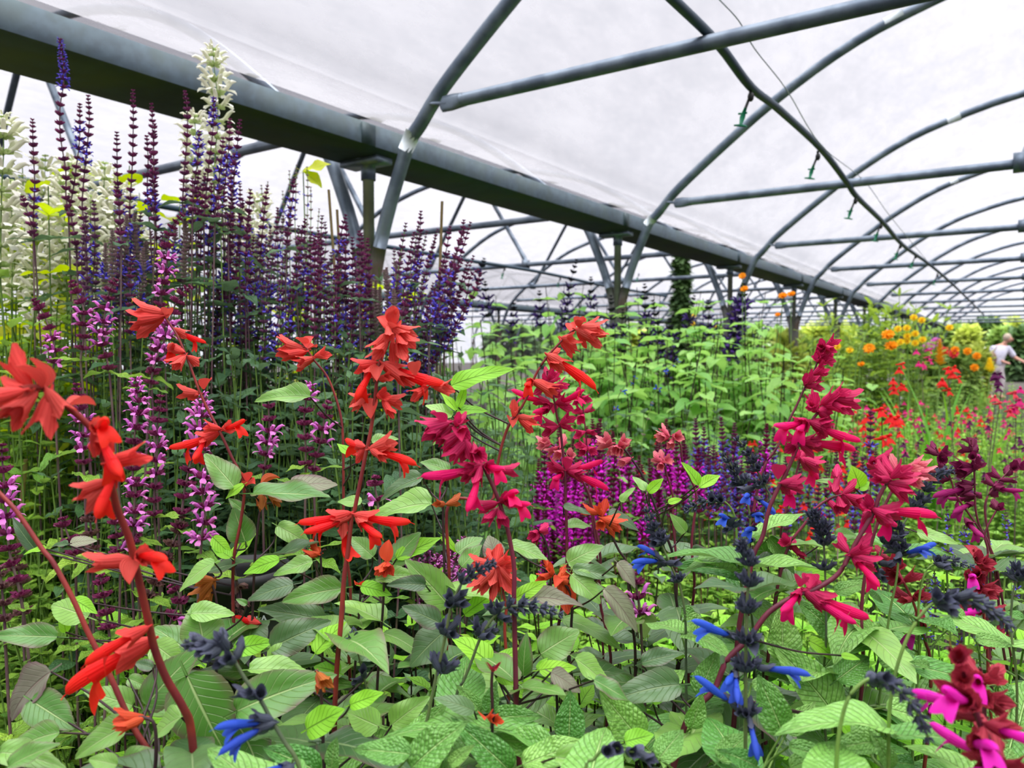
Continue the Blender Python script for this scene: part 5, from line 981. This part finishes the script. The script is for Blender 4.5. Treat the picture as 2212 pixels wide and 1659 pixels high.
P_dark = mk(5, 1.2, kind='dark', mat='dark', smat='stem_green', stems=7, spread=.2, L=.085, pairs=11, lo=.35, r=.003)
P_cord = mk(5, 1.6, kind='cordate', mat='cordate', smat='stem_dark', stems=5, spread=.34, L=.145, pairs=9, lo=.25, up=(-.6, .1), r=.005, taper=.45)
P_micro = mk(6, .95, kind='micro', mat='micro', smat='stem_green', stems=15, spread=.34, L=.036, pairs=14, lo=.3, whirl=3, up=(.0, .9), r=.0022, taper=.3)
P_small = mk(4, .9, kind='micro', mat='micro', smat='stem_green', stems=12, spread=.2, L=.036, pairs=10, lo=.4, whirl=3, up=(.0, .9), r=.002, taper=.3)
P_tall = mk(3, 2.0, kind='lance', mat='bush', smat='stem_green', stems=14, spread=.5, L=.20, pairs=14, lo=.15, whirl=3, up=(.0, .7), r=.006, taper=.3)
P_ygr = mk(3, 1.7, kind='round', mat='yellowgreen', smat='stem_green', stems=4, spread=.3, L=.13, pairs=8, lo=.35, up=(-.2, .3), r=.004, taper=.3)
GF = 'leafy plants filling the rows'
scatter('leafy_sage', 'dark-stemmed broad-leaved sage plant not yet in flower among the red ones', 'sage', 'leafy dark-stemmed sages', 40, spot(330, 1560, .72, 1.45, .82, .95), P_sage+P_saged)
scatter('leafy_sage', 'grey-green leafy sage plant low in the shade of the red ones', 'sage', 'low shaded sages', 44, spot(380, 1700, .62, 1.4, .66, .84), P_saged)
scatter('crinkled_leaf_sage', 'bright green sage plant with crinkled leaves and no flowers', 'sage', 'crinkled-leaf sages', 42, spot(1430, 2330, .6, 1.45, .80, .95), P_crink)
scatter('crinkled_leaf_sage', 'crinkled-leaf sage plant low at the bottom of the view', 'sage', 'low crinkled-leaf sages', 9, spot(850, 1500, .55, .75, .78, .88), P_crink)
scatter('lime_sage', 'lime green jagged-leaf sage plant under the lilac-pink spikes', 'sage', 'lime jagged-leaf sages', 30, spot(-150, 420, .75, 1.7, .82, 1.0), P_lime)
scatter('lime_sage', 'lime green leafy plant behind the lilac-pink spikes by the picture edge', 'sage', 'lime plants behind the lilac-pink spikes', 32, spot_y(-80, 300, 1.6, 2.3, lambda x, d: 650+.5*max(0, x-60)), P_limeb)
scatter('lime_sage', 'small lime plant in the gap behind the dark stems', 'sage', 'small lime plants in the gap', 14, spot(420, 1000, 1.2, 1.7, .72, .86), P_lime)
scatter('dark_leaf_sage', 'dark green leafy sage plant below the purple spikes', 'sage', 'dark leafy sages', 60, spot_y(290, 1030, 1.45, 2.3, lambda x, d: 720+70*abs(x-620)/300), P_dark)
scatter('dark_leaf_sage', 'dark leafy sage plant behind the packed purple and blue spikes', 'sage', 'dark sages behind the spikes', 30, spot_y(260, 960, 2.1, 2.7, lambda x, d: 600+25*math.sin(x*.02)), P_dark)
scatter('heart_leaf_plant', 'tall heart-leaved green plant in the thicket under the gutter posts', 'plant', 'tall heart-leaved plants', 34, spot_y(1030, 1640, 3.2, 5.4, lambda x, d: 640+60*(d < 4)+20*math.sin(x*.03)), P_cord)
scatter('heart_leaf_plant', 'pale broad heart-leaved plant beyond the bed of red flowers', 'plant', 'pale heart-leaved plants', 14, spot_y(1540, 1830, 3.4, 5.5, lambda x, d: 690+.25*(x-1540)), P_cord)
scatter('small_leaf_plant', 'small-leaved bright green plant between the front sages and the flower bed', 'plant', 'small-leaved plants', 40, spot(1030, 1800, 1.5, 2.4, .62, .8), P_small)
scatter('dark_leaf_sage', 'dark leafy plant behind the dwarf magenta spikes', 'sage', 'dark plants behind the dwarf spikes', 22, spot_y(1040, 1760, 2.5, 3.3, lambda x, d: 880), P_dark)
scatter('yellow_green_plant', 'yellow-green round-leaved plant glowing behind the cream sages', 'plant', 'yellow-green round-leaved plants', 16, spot_y(-60, 260, 2.0, 2.8, lambda x, d: 325+.3*max(0, x)+(90 if d < 2.3 else 0)), P_ygr)
scatter('yellow_green_plant', 'yellow-green round-leaved plant low behind the blue spikes', 'plant', 'yellow-green plants behind the blue spikes', 4, spot_y(600, 760, 2.8, 3.2, lambda x, d: 560), P_ygr)
def stalk(label, x, y, d, mat, leaves):
    p = at(x, y, d); g = ground_under(p); t = thing('yellow_green_plant', label, 'plant', g)
    mb = MB(); mb.raw(tube(smooth_path([g, (g+p)/2+[.03, 0, 0], p], 5), .004, .002, sides=6)); part('stem', mb, M['stem_green'], t); mb = MB()
    for (tx, ty) in leaves:
        v = at(tx, ty, d)-p; put_leaf(mb, 'round', p, v, Z_-.8*F_, np.linalg.norm(v), .8)
    part('foliage', mb, M['yellowgreen'], t)
stalk('single tall stalk with two curled yellow-green leaves before the hoop leg', 655, 372, 2.6, 'yellowgreen', [(712, 350), (697, 398)])

# ------------------------------------------------------------------ the lime bed dotted with small red and pink flowers
def bed_flower_tpl(seed):
    q = random.Random(seed); a = tube([(-.1, 0, 0), (.35, 0, .04), (.8, 0, .1)], [.05, .12, .17], sides=7)
    hood = ellipsoid((.95, 0, .2), (.22, .14, .15), 8, 5); V, uv = [], []
    for i in range(5):
        t = i/4
        for j in range(7):
            u = (j-3)/3; w = .14+.52*t**.7; V.append((.8+.25*math.sin(t*1.6), u*w, .02-.62*t-.10*abs(u)*t+.12*t*(1-abs(u))*(t > .9))); uv.append((u*.5+.5, t))
    return join(a, hood, tpl(V, grid_faces(5, 7), uv))
BF = [bed_flower_tpl(i) for i in range(2)]
def bed_proto(matc): return [proto('blossom', t, M[matc]) for t in BF]
BP = {k: bed_proto(k) for k in ('f_red', 'f_pink', 'f_coral', 'f_plum')}
CALB = proto('calyx', MC, M['maroon_calyx'])
def bed_flower(t, P, d, kind, s, par=None):
    A = frame(d, Z_)*s; o = link('blossom', rng.choice(BP[kind]), par or t); q = P-np.array(t.location)
    o.matrix_local = Matrix([[*A[i], q[i]] for i in range(3)]+[[0, 0, 0, 1]])
def bed_extra(kinds, nf, size, hmin=-.12, hmax=.10):
    def f(t, p, top, i):
        kd = rng.choice(kinds)
        for j in range(nf):
            a = U(0, 6.28); r = .40*math.sqrt(rng.random()); P = np.array([p[0]+r*math.cos(a), p[1]+r*math.sin(a), top*.97+U(hmin, hmax)])
            mb = MB(); mb.raw(tube([P-[U(-.03, .03), U(-.03, .03), .22], P+[0, 0, .01]], .0018, .001, sides=4)); sk = part('flower_stalk', mb, M['stem_mauve'], t)
            for m in range(rng.choice((1, 2, 2))):
                v = unit(-P*[1, 1, 0]+np.array([U(-1, 1), U(-1, 1), 0])*P.dot(P)**.5*.7); bed_flower(t, P-[0, 0, .03*m], v+[0, 0, U(-.1, .2)], kd if rng.random() < .85 else rng.choice(kinds), size*U(.8, 1.2), sk)
    return f
KC = {'f_red': 'scarlet', 'f_pink': 'hot pink', 'f_coral': 'coral', 'f_plum': 'plum'}
for kd, n, nf, (x0, x1), (d0, d1), sz in (('f_red', 7, 11, (1440, 1760), (2.6, 3.8), .026), ('f_pink', 6, 9, (1560, 1900), (2.6, 4.5), .024), ('f_red', 4, 9, (1700, 2100), (2.8, 5), .026), ('f_pink', 9, 9, (1780, 2212), (2.3, 5.5), .024), ('f_coral', 6, 8, (1850, 2250), (2.5, 5.5), .024), ('f_plum', 6, 7, (1850, 2250), (2.0, 4.5), .024)):
    scatter('bed_sage', '%s-flowered small-leaved sage plant in the lime bed' % KC[kd], 'sage', '%s sages in the lime bed' % KC[kd], n, spot(x0, x1, d0, d1, .80, .98), P_micro, bed_extra([kd], nf, sz))
scatter('bed_sage', 'small-leaved lime green sage plant without flowers in the bed', 'sage', 'flowerless sages in the lime bed', 52, spot(1600, 2330, 1.5, 6.5, .74, .92), P_micro)
scatter('bed_sage', 'lime green mound far down the bed', 'sage', 'far lime mounds', 20, spot(1750, 2330, 6, 12, .75, 1.0), P_micro, None, 1.1, 1.5)
for lab, x, y, d, k, s in (('large scarlet flower head facing out over the lime bed', 1905, 893, 2.3, 'f_red', .034), ('red flower cluster on a stalk before the yellow flower bush', 1945, 795, 3.2, 'f_red', .030), ('bright red flower on a stalk in front of the sword leaves', 2047, 803, 3.4, 'f_red', .036), ('coral red flower stalk near the picture edge of the bed', 2163, 845, 3.0, 'f_coral', .030), ('crimson flower stalk at the picture edge', 2195, 845, 3.0, 'f_pink', .030), ('plum-black flower stalk before the person', 2155, 815, 3.2, 'f_plum', .030), ('hot pink flower stalk before the tall yellow spires', 1988, 760, 4.5, 'f_pink', .034)):
    p = at(x, y, d); g = ground_under(p); t = thing('flower_stalk', lab, 'flower', g)
    mb = MB(); mb.raw(tube(smooth_path([g, (g+p)/2+[U(-.04, .04), 0, 0], p], 4), .003, .0015, sides=5)); part('stem', mb, M['stem_mauve'], t)
    for j in range(7): bed_flower(t, p+R_*U(-.035, .035)+Z_*U(-.10, .02), -F_+R_*U(-1, 1), k, s)

# ------------------------------------------------------------------ yellow and orange flowers, tall bush, sword leaves
def daisy(label, group, x, y, d, mat, r, face, n=9, foot=None, name='yellow_flower'):
    p = at(x, y, d); g = ground_under(p) if foot is None else ground_under(at(foot[0], foot[1], d)); t = thing(name, label, 'flower', g, group)
    mid = (g+p)/2+[U(-.05, .05), 0, 0]
    if foot: mid = at(*foot, d)
    mb = MB(); mb.raw(tube(smooth_path([g, mid, p], 5), .0035, .0018, sides=5)); part('stem', mb, M['stem_green'], t)
    A = frame([1, 0, 0], face) if abs(unit(face)[0]) < .9 else frame([0, 1, 0], face)
    mb = MB()
    for lay in range(2):
        for k in range(n):
            a = 6.28*k/n+lay*.35; dv = A@np.array([math.cos(a), math.sin(a), .25+.3*lay]); mb.add(BR[k % 4], frame(dv, unit(face))*r*np.array([1, 1.25, .7]), p)
    part('petals', mb, M[mat], t); mb = MB(); mb.raw(ellipsoid(p+unit(face)*r*.2, (r*.24,)*3, 8, 6)); part('flower_centre', mb, M['stamen'], t)
for lab, x, y, r, ft in (('large orange cosmos, upper of a close pair before the yellow bush', 1918, 726, .040, (1860, 760)), ('ruffled orange cosmos below its twin before the yellow bush', 1925, 750, .040, (1850, 778)), ('orange cosmos on a long slanting pale stem beside the pair', 1878, 755, .036, (1800, 800)), ('orange cosmos bud-like bloom highest under the gutter', 1604, 598, .024, None), ('orange cosmos just above the thick ink-purple spike', 1608, 626, .026, None), ('orange cosmos facing sideways before the gutter posts', 1691, 641, .028, None), ('yellow orange cosmos touching another before the gutter posts', 1709, 637, .026, None), ('small yellow cosmos alone below the gutter posts', 1680, 681, .018, None), ('small orange cosmos low before the yellow bush', 1860, 788, .022, None)):
    daisy(lab, 'orange cosmos', x, y, 4.0, 'orange', r*.95, -F_*.7+Z_*.5+R_*U(-.5, .5), 8, ft, 'cosmos_flower')
for x, y in ((1991, 693), (1974, 687), (1959, 710), (1940, 712), (1977, 722), (1959, 738), (1977, 742), (1945, 740), (2051, 709), (1836, 757), (1809, 750), (1993, 735), (1960, 727), (1500, 682), (1497, 700), (1555, 718), (1545, 705)):
    daisy('yellow flower among many before the tall leafy bush' if x > 1700 else 'small yellow flower in the heart-leaved thicket', 'yellow flowers by the tall bush' if x > 1700 else 'yellow flowers in the heart-leaved thicket', x, y, 5.4, 'yellow', .030 if x > 1700 else .02, -F_*.8+Z_*.3, 7)
for x, y in ((1500, 690), (1540, 708), (1520, 720)): pass
for x, y in ((2105, 795), (2110, 770), (2063, 757), (2090, 760)):
    daisy('far orange flower beyond the lime bed', 'far orange flowers', x, y, 7.5, 'orange', .045, -F_+Z_*.3, 7)
for i, (x, y, k) in enumerate(((2040, 760, 'f_coral'), (2060, 765, 'f_coral'), (2010, 748, 'lilac'), (2022, 740, 'lilac'), (2000, 752, 'lilac'))):
    daisy('far pink flower cluster beyond the lime bed' if k == 'f_coral' else 'far lilac flower cluster beyond the lime bed', 'far pink flowers' if k == 'f_coral' else 'far lilac flowers', x, y, 7.5, k, .055, -F_+Z_*.3, 7, None, 'far_flower')
def spire(label, x, y0, y1, d, mat):
    a, b = at(x, y0, d), at(x, y1, d); g = ground_under(b); t = thing('flower_spire', label, 'flower', g); mb = MB(); mb.raw(tube([g, b, a], .006, .003, sides=5)); part('stem', mb, M['stem_green'], t); mb = MB()
    for i in range(40):
        f = i/39; an = i*2.4; dv = np.array([math.cos(an), math.sin(an), .5]); mb.add(BR[i % 4], frame(dv, Z_)*(.05*(1-.6*f)), b+(a-b)*f)
    part('florets', mb, M[mat], t)
spire('yellow flower spire standing before the person', 2138, 775, 805, 6.0, 'yellow'); spire('tall rusty yellow spire beside the yellow flowers', 2030, 735, 790, 5.5, 'stamen')
scatter('tall_bush', 'tall yellow-green leafy bush rising to the tie bars at the gutter end', 'bush', 'tall leafy bush at the gutter end', 3, spot_y(1850, 1955, 7.0, 7.8, lambda x, d: 632+.30*abs(x-1915)), P_tall)
scatter('tall_bush', 'rusty-tinged slender bush beside the tall leafy one', 'bush', 'slender bushes at the gutter end', 3, spot_y(1790, 1850, 6.5, 7.5, lambda x, d: 690), P_tall, None, .5, .6)
for lab, x, y, d in (('clump of sword-shaped leaves fanning up in the lime bed', 2050, 800, 3.9), ('second smaller clump of sword-shaped leaves behind the first', 2000, 805, 4.6), ('sword-leaved clump beneath the orange cosmos', 1830, 830, 4.2)):
    p = at(x, y, d); g = np.array([p[0], p[1], 0]); t = thing('sword_leaf_plant', lab, 'plant', g); mb = MB()
    for k in range(9):
        a = U(0, 6.28); le = U(.1, .55); dv = unit([le*math.cos(a), le*math.sin(a), 1]); put_leaf(mb, 'sword', g+[U(-.05, .05), U(-.05, .05), .35], dv, [math.cos(a+1.5), math.sin(a+1.5), .2], (p[2]-.3)*U(.65, .95))
    part('foliage', mb, M['sword'], t)

# ------------------------------------------------------------------ trees and shrubs beyond the far end
def tree(name, label, cat, x, ybase_z, ytop, d, wpx, mat, n=900, leaf=.35, group=None, shape='round'):
    top = at(x, ytop, d); c0 = np.array([top[0], top[1], 0]); h = top[2]; w = wpx/FPX*d/2; t = thing(name, label, cat, c0, group)
    mb = MB(); mb.raw(tube([c0, c0+[0, 0, h*.6]], .03*h, .015*h, sides=8)); part('trunk', mb, M['bark'], t); mb = MB()
    for i in range(n):
        v = unit([rng.gauss(0, 1), rng.gauss(0, 1), rng.gauss(0, 1)]); r = U(.6, 1.0)
        if shape == 'cone': z = U(.05, 1); q = c0+np.array([v[0]*w*(1.05-z)**.8*r, v[1]*w*(1.05-z)**.8*r, z*h])
        else: q = c0+np.array([v[0]*w*r, v[1]*w*r, h*.54+v[2]*h*.46*r])+np.array([1, 1, 1])*.08*w*math.sin(i*.7)
        q[2] = max(.05, q[2]); put_leaf(mb, 'far', q, v+[U(-.5, .5), U(-.5, .5), U(-.5, .5)], Z_+v, leaf*U(.6, 1.2))
    part('crown', mb, M[mat], t)
TR = [('round golden shrub beyond the open tunnel end', 2093, 703, 38, 48, 'tree_gold', .35), ('tall dark conifer above the golden shrub', 2135, 690, 46, 70, 'tree_dark', .5), ('pale spiky shrub next to the person', 2165, 712, 36, 50, 'tree_mid', .4), ('dark green shrub cut by the picture edge', 2205, 712, 34, 60, 'tree_dark', .4), ('bright green tree over the person', 2195, 692, 44, 60, 'tree_gold', .45), ('olive tree at the tunnel end before the gutter', 2045, 700, 46, 60, 'tree_mid', .45)]
for lab, x, y, d, w, mt, lf in TR: tree('garden_shrub', lab, 'shrub', x, 0, y, d, w, mt, 900, lf)
for i, x in enumerate((1100, 1180, 1260, 1340, 1420, 1500, 1580, 1660, 1730, 1790, 1850, 1910, 1970, 2030, 2100, 2170, 2240)):
    tree('hedge_tree', 'tree in the hazy belt beyond the tunnels', 'tree', x+U(-15, 15), 0, 712+U(-14, 14), (50, 60, 70)[i % 3]+U(-2, 2), 92, rng.choice(('tree_dark', 'tree_mid', 'tree_mid', 'tree_gold')), 700, .9, 'trees beyond the tunnels')
tree('conifer', 'dark narrow conifer standing beyond the gutter posts', 'tree', 1472, 0, 545, 13.0, 62, 'tree_dark', 2200, .16, None, 'cone')
for x, y, d, w, mt in ((1740, 735, 11, 80, 'tree_mid'), (1775, 742, 12, 70, 'tree_dark'), (1700, 725, 10, 80, 'tree_gold'), (1830, 740, 13, 60, 'tree_mid'), (2000, 735, 12, 50, 'tree_mid'), (2075, 752, 15, 60, 'tree_mid'), (2110, 748, 16, 50, 'tree_gold')):
    tree('potted_shrub', 'leafy shrub farther down the tunnel', 'shrub', x, 0, y, d, w, mt, 700, .18, 'shrubs farther down the tunnel')
# ------------------------------------------------------------------ the person far down the path, bee, table
def person():
    d = 21.5; c = at(2150, 760, d); g = np.array([c[0], c[1], 0]); t = thing('person', 'person in pale lilac shirt with a brown shoulder bag, bending over the plants', 'person', g)
    right, fwd = R_, -Fh*.5+R_*.85; fwd = unit(fwd)
    def P(a, b, z): return g+right*a+fwd*b+Z_*z
    def skinned(name, verts, edges, rad, mat, sub=2):
        me = bpy.data.meshes.new(name); me.from_pydata([tuple(v-g) for v in verts], edges, []); o = link(name, me, t); m = o.modifiers.new('skin', 'SKIN'); o.modifiers.new('sub', 'SUBSURF').levels = sub
        o.modifiers[-1].render_levels = sub
        for i, r in enumerate(rad): me.skin_vertices[0].data[i].radius = (r, r)
        me.skin_vertices[0].data[0].use_root = True; me.materials.append(mat); return o
    skin = plain_mat('skin', (226, 172, 150), (216, 160, 140), .6, 0, 20); shirt = plain_mat('lilac_shirt', (226, 224, 240), (214, 212, 232), .8, 0, 6); trou = plain_mat('pale_trousers', (214, 204, 204), (202, 192, 194), .8, 0, 6); hair = plain_mat('grey_blond_hair', (196, 180, 160), (176, 160, 142), .8, 0, 30); bag = plain_mat('brown_bag', (140, 114, 92), (122, 98, 80), .7, 0, 12)
    sh, hip = .21, .12
    V = [P(0, 0, .96), P(0, .05, 1.2), P(0, .12, 1.42), P(.02, .18, 1.53), P(.03, .22, 1.62),
         P(-sh, .12, 1.42), P(-sh-.06, .2, 1.15), P(-sh+.02, .42, 1.02), P(sh, .12, 1.42), P(sh+.08, .22, 1.16), P(sh+.04, .45, 1.05),
         P(-hip, 0, .92), P(-hip-.02, .04, .5), P(-hip-.02, 0, .08), P(hip, 0, .92), P(hip+.02, .06, .5), P(hip+.02, 0, .08), P(-hip-.02, .16, .04), P(hip+.02, .16, .04), P(-sh+.05, .5, .98), P(sh+.02, .53, 1.0)]
    E = [(0, 1), (1, 2), (2, 3), (3, 4), (2, 5), (5, 6), (6, 7), (2, 8), (8, 9), (9, 10), (0, 11), (11, 12), (12, 13), (0, 14), (14, 15), (15, 16), (13, 17), (16, 18), (7, 19), (10, 20)]
    skinned('body', V, E, [.15, .14, .15, .06, .07, .07, .05, .035, .07, .05, .035, .1, .07, .05, .1, .07, .05, .04, .04, .03, .03], skin)
    V = [P(0, 0, .88), P(0, .03, 1.1), P(0, .10, 1.36), P(0, .14, 1.47), P(-sh, .12, 1.42), P(-sh-.06, .2, 1.15), P(sh, .12, 1.42), P(sh+.08, .22, 1.16)]
    skinned('shirt', V, [(0, 1), (1, 2), (2, 3), (2, 4), (4, 5), (2, 6), (6, 7)], [.2, .185, .185, .09, .095, .075, .095, .075], shirt)
    V = [P(0, 0, .93), P(-hip, 0, .88), P(-hip-.02, .04, .5), P(-hip-.02, 0, .1), P(hip, 0, .88), P(hip+.02, .06, .5), P(hip+.02, 0, .1)]
    skinned('trousers', V, [(0, 1), (1, 2), (2, 3), (0, 4), (4, 5), (5, 6)], [.17, .125, .09, .07, .125, .09, .07], trou)
    hc = P(.04, .27, 1.69); mb = MB(); mb.raw(ellipsoid(hc, (.085, .10, .115), 16, 12)); mb.raw(ellipsoid(hc+fwd*.10-Z_*.02, (.016, .016, .022), 8, 6)); mb.raw(ellipsoid(hc+right*.085-Z_*.01, (.015, .02, .03), 8, 6)); mb.raw(ellipsoid(hc-right*.085-Z_*.01, (.015, .02, .03), 8, 6)); hd = part('head', mb, skin, t)
    dk = plain_mat('eye_dark', (60, 50, 48), (50, 42, 40), .4)
    for s in (-1, 1):
        mb = MB(); mb.raw(ellipsoid(hc+fwd*.088+right*.035*s+Z_*.012, (.011, .011, .008), 8, 6)); part('eye', mb, dk, hd, origin=t.location)
    mb = MB(); mb.raw(ellipsoid(hc+fwd*.09-Z_*.055, (.026, .012, .008), 8, 6)); part('mouth', mb, plain_mat('lip', (190, 110, 104), (180, 100, 96)), hd, origin=t.location)
    mb = MB(); mb.raw(ellipsoid(hc-fwd*.028+Z_*.03, (.105, .112, .115), 16, 12)); part('hair', mb, hair, t)
    b = P(-.12, -.10, 1.12)-Fh*.22; mb = MB(); mb.raw(ellipsoid(b, (.13, .10, .21), 14, 10)); part('shoulder_bag', mb, bag, t); mb = MB(); mb.raw(tube(smooth_path([b+Z_*.15, P(-.10, -.02, 1.38)-Fh*.17, P(.05, .08, 1.53)-Fh*.02, P(.16, .24, 1.3)], 5), .014, sides=6)); part('bag_strap', mb, bag, t)
person()
def trolley():
    d = 20.5; c = at(2127, 755, d); g = np.array([c[0], c[1], 0]); wh_ = plain_mat('white_plastic', (236, 238, 240), (228, 230, 234), .4)
    t = thing('white_display_table', 'white rounded display table beside the person', 'table', g); z = c[2]
    mb = MB(); mb.raw(ellipsoid(g+[0, 0, z], (.13, .13, .06), 14, 8)); part('top', mb, wh_, t)
    for sx in (-1, 1):
        mb = MB(); mb.raw(tube([g+[sx*.08, 0, 0], g+[sx*.06, 0, z]], .02, sides=8)); part('leg', mb, M['black_plastic'], t)
trolley()
def bee():
    p = at(292, 652, 1.28); t = thing('bumblebee', 'bumblebee with yellow band and pale tail hovering at a lilac spike', 'bee', p); ax = unit(R_*.8-Z_*.4)
    A = frame(ax, Z_)
    def el(c, r): e = ellipsoid((0, 0, 0), r, 12, 8); return (e[0]@A.T+p+A@np.array(c), *e[1:])
    bk, ye, wt = plain_mat('bee_black', (34, 28, 26), (26, 22, 20), .9), plain_mat('bee_yellow', (220, 180, 60), (206, 160, 50), .9), plain_mat('bee_tail', (224, 206, 180), (214, 196, 170), .9)
    for nm, c, r, m in (('abdomen', (.002, 0, 0), (.008, .0055, .0055), bk), ('thorax', (-.007, 0, .001), (.005, .005, .005), bk), ('head', (-.0125, 0, 0), (.0028, .003, .003), bk), ('yellow_band', (-.0025, 0, .0006), (.002, .0056, .0056), ye), ('tail', (.009, 0, 0), (.0028, .004, .004), wt)):
        mb = MB(); mb.raw(el(c, r)); part(nm, mb, m, t)
    m, n, l = new_mat('bee_wing'); o = n.new('ShaderNodeOutputMaterial'); tr = n.new('ShaderNodeBsdfTransparent'); df = n.new('ShaderNodeBsdfGlossy'); mx = n.new('ShaderNodeMixShader'); mx.inputs[0].default_value = .25; l.new(tr.outputs[0], mx.inputs[1]); l.new(df.outputs[0], mx.inputs[2]); l.new(mx.outputs[0], o.inputs[0])
    for s in (-1, 1):
        mb = MB(); mb.add(LV['far'][0], frame(A@np.array([.5, s, .5]), Z_)*.012, p+A@np.array([-.006, s*.003, .004])); part('wing', mb, m, t)
bee()
def pot(label, x, y, d, text=None):
    p = at(x, y, d); g = np.array([p[0], p[1], p[2]-.08]); t = thing('plant_pot', label, 'pot', g, 'black pots behind the stems')
    prof = [(.052, 0), (.066, .12), (.071, .12), (.071, .14), (.065, .14), (.062, .12), (.05, .02)]; V, uv = [], []
    for r, z in prof:
        for j in range(24): a = 6.283*j/24; V.append(g+[r*math.cos(a), r*math.sin(a), z]); uv.append((j/24, z))
    mb = MB(); mb.raw(tpl(V, grid_faces(len(prof), 24, True)+[tuple(range(24))[::-1]], uv)); part('pot_body', mb, M['black_plastic'], t)
    mb = MB(); mb.raw(ellipsoid(g+[0, 0, .105], (.06, .06, .01), 16, 6)); part('compost', mb, M['soil'], t)
    st = thing('pot_stand', 'upturned black pot under the ' + ('lettered pot' if text else 'plain pot') + ' behind the dark stems', 'pot stand', (g[0], g[1], 0))
    mb = MB(); mb.raw(tube([(g[0], g[1], 0), (g[0], g[1], g[2])], .075, .06, sides=20)); part('stand_body', mb, M['black_plastic'], st)
    if text:
        cu = bpy.data.curves.new('lettering', 'FONT'); cu.body = text; cu.size = .022; cu.extrude = .0006; cu.align_x = 'CENTER'; o = link('lettering', cu, t); dirv = unit(CAM-g); dirv[2] = 0; dirv = unit(dirv)
        o.location = dirv*.0655+np.array([0, 0, .065]); o.rotation_euler = (math.pi/2, 0, math.atan2(dirv[1], dirv[0])+math.pi/2); bpy.context.view_layer.update(); me = bpy.data.meshes.new_from_object(o.evaluated_get(bpy.context.evaluated_depsgraph_get())); lo, ro = o.location.copy(), o.rotation_euler.copy(); bpy.data.objects.remove(o)
        o = link('lettering', me, t, lo); o.rotation_euler = ro; me.materials.append(plain_mat('pale_print', (196, 200, 206), (186, 190, 196), .6)); o['label'] = 'pale pot lettering'
pot('black plant pot printed SALVIA behind a thick dark stem', 528, 1305, 1.2, 'SALVIA')
pot('plain black plant pot deep between the stems', 905, 1140, 1.9)
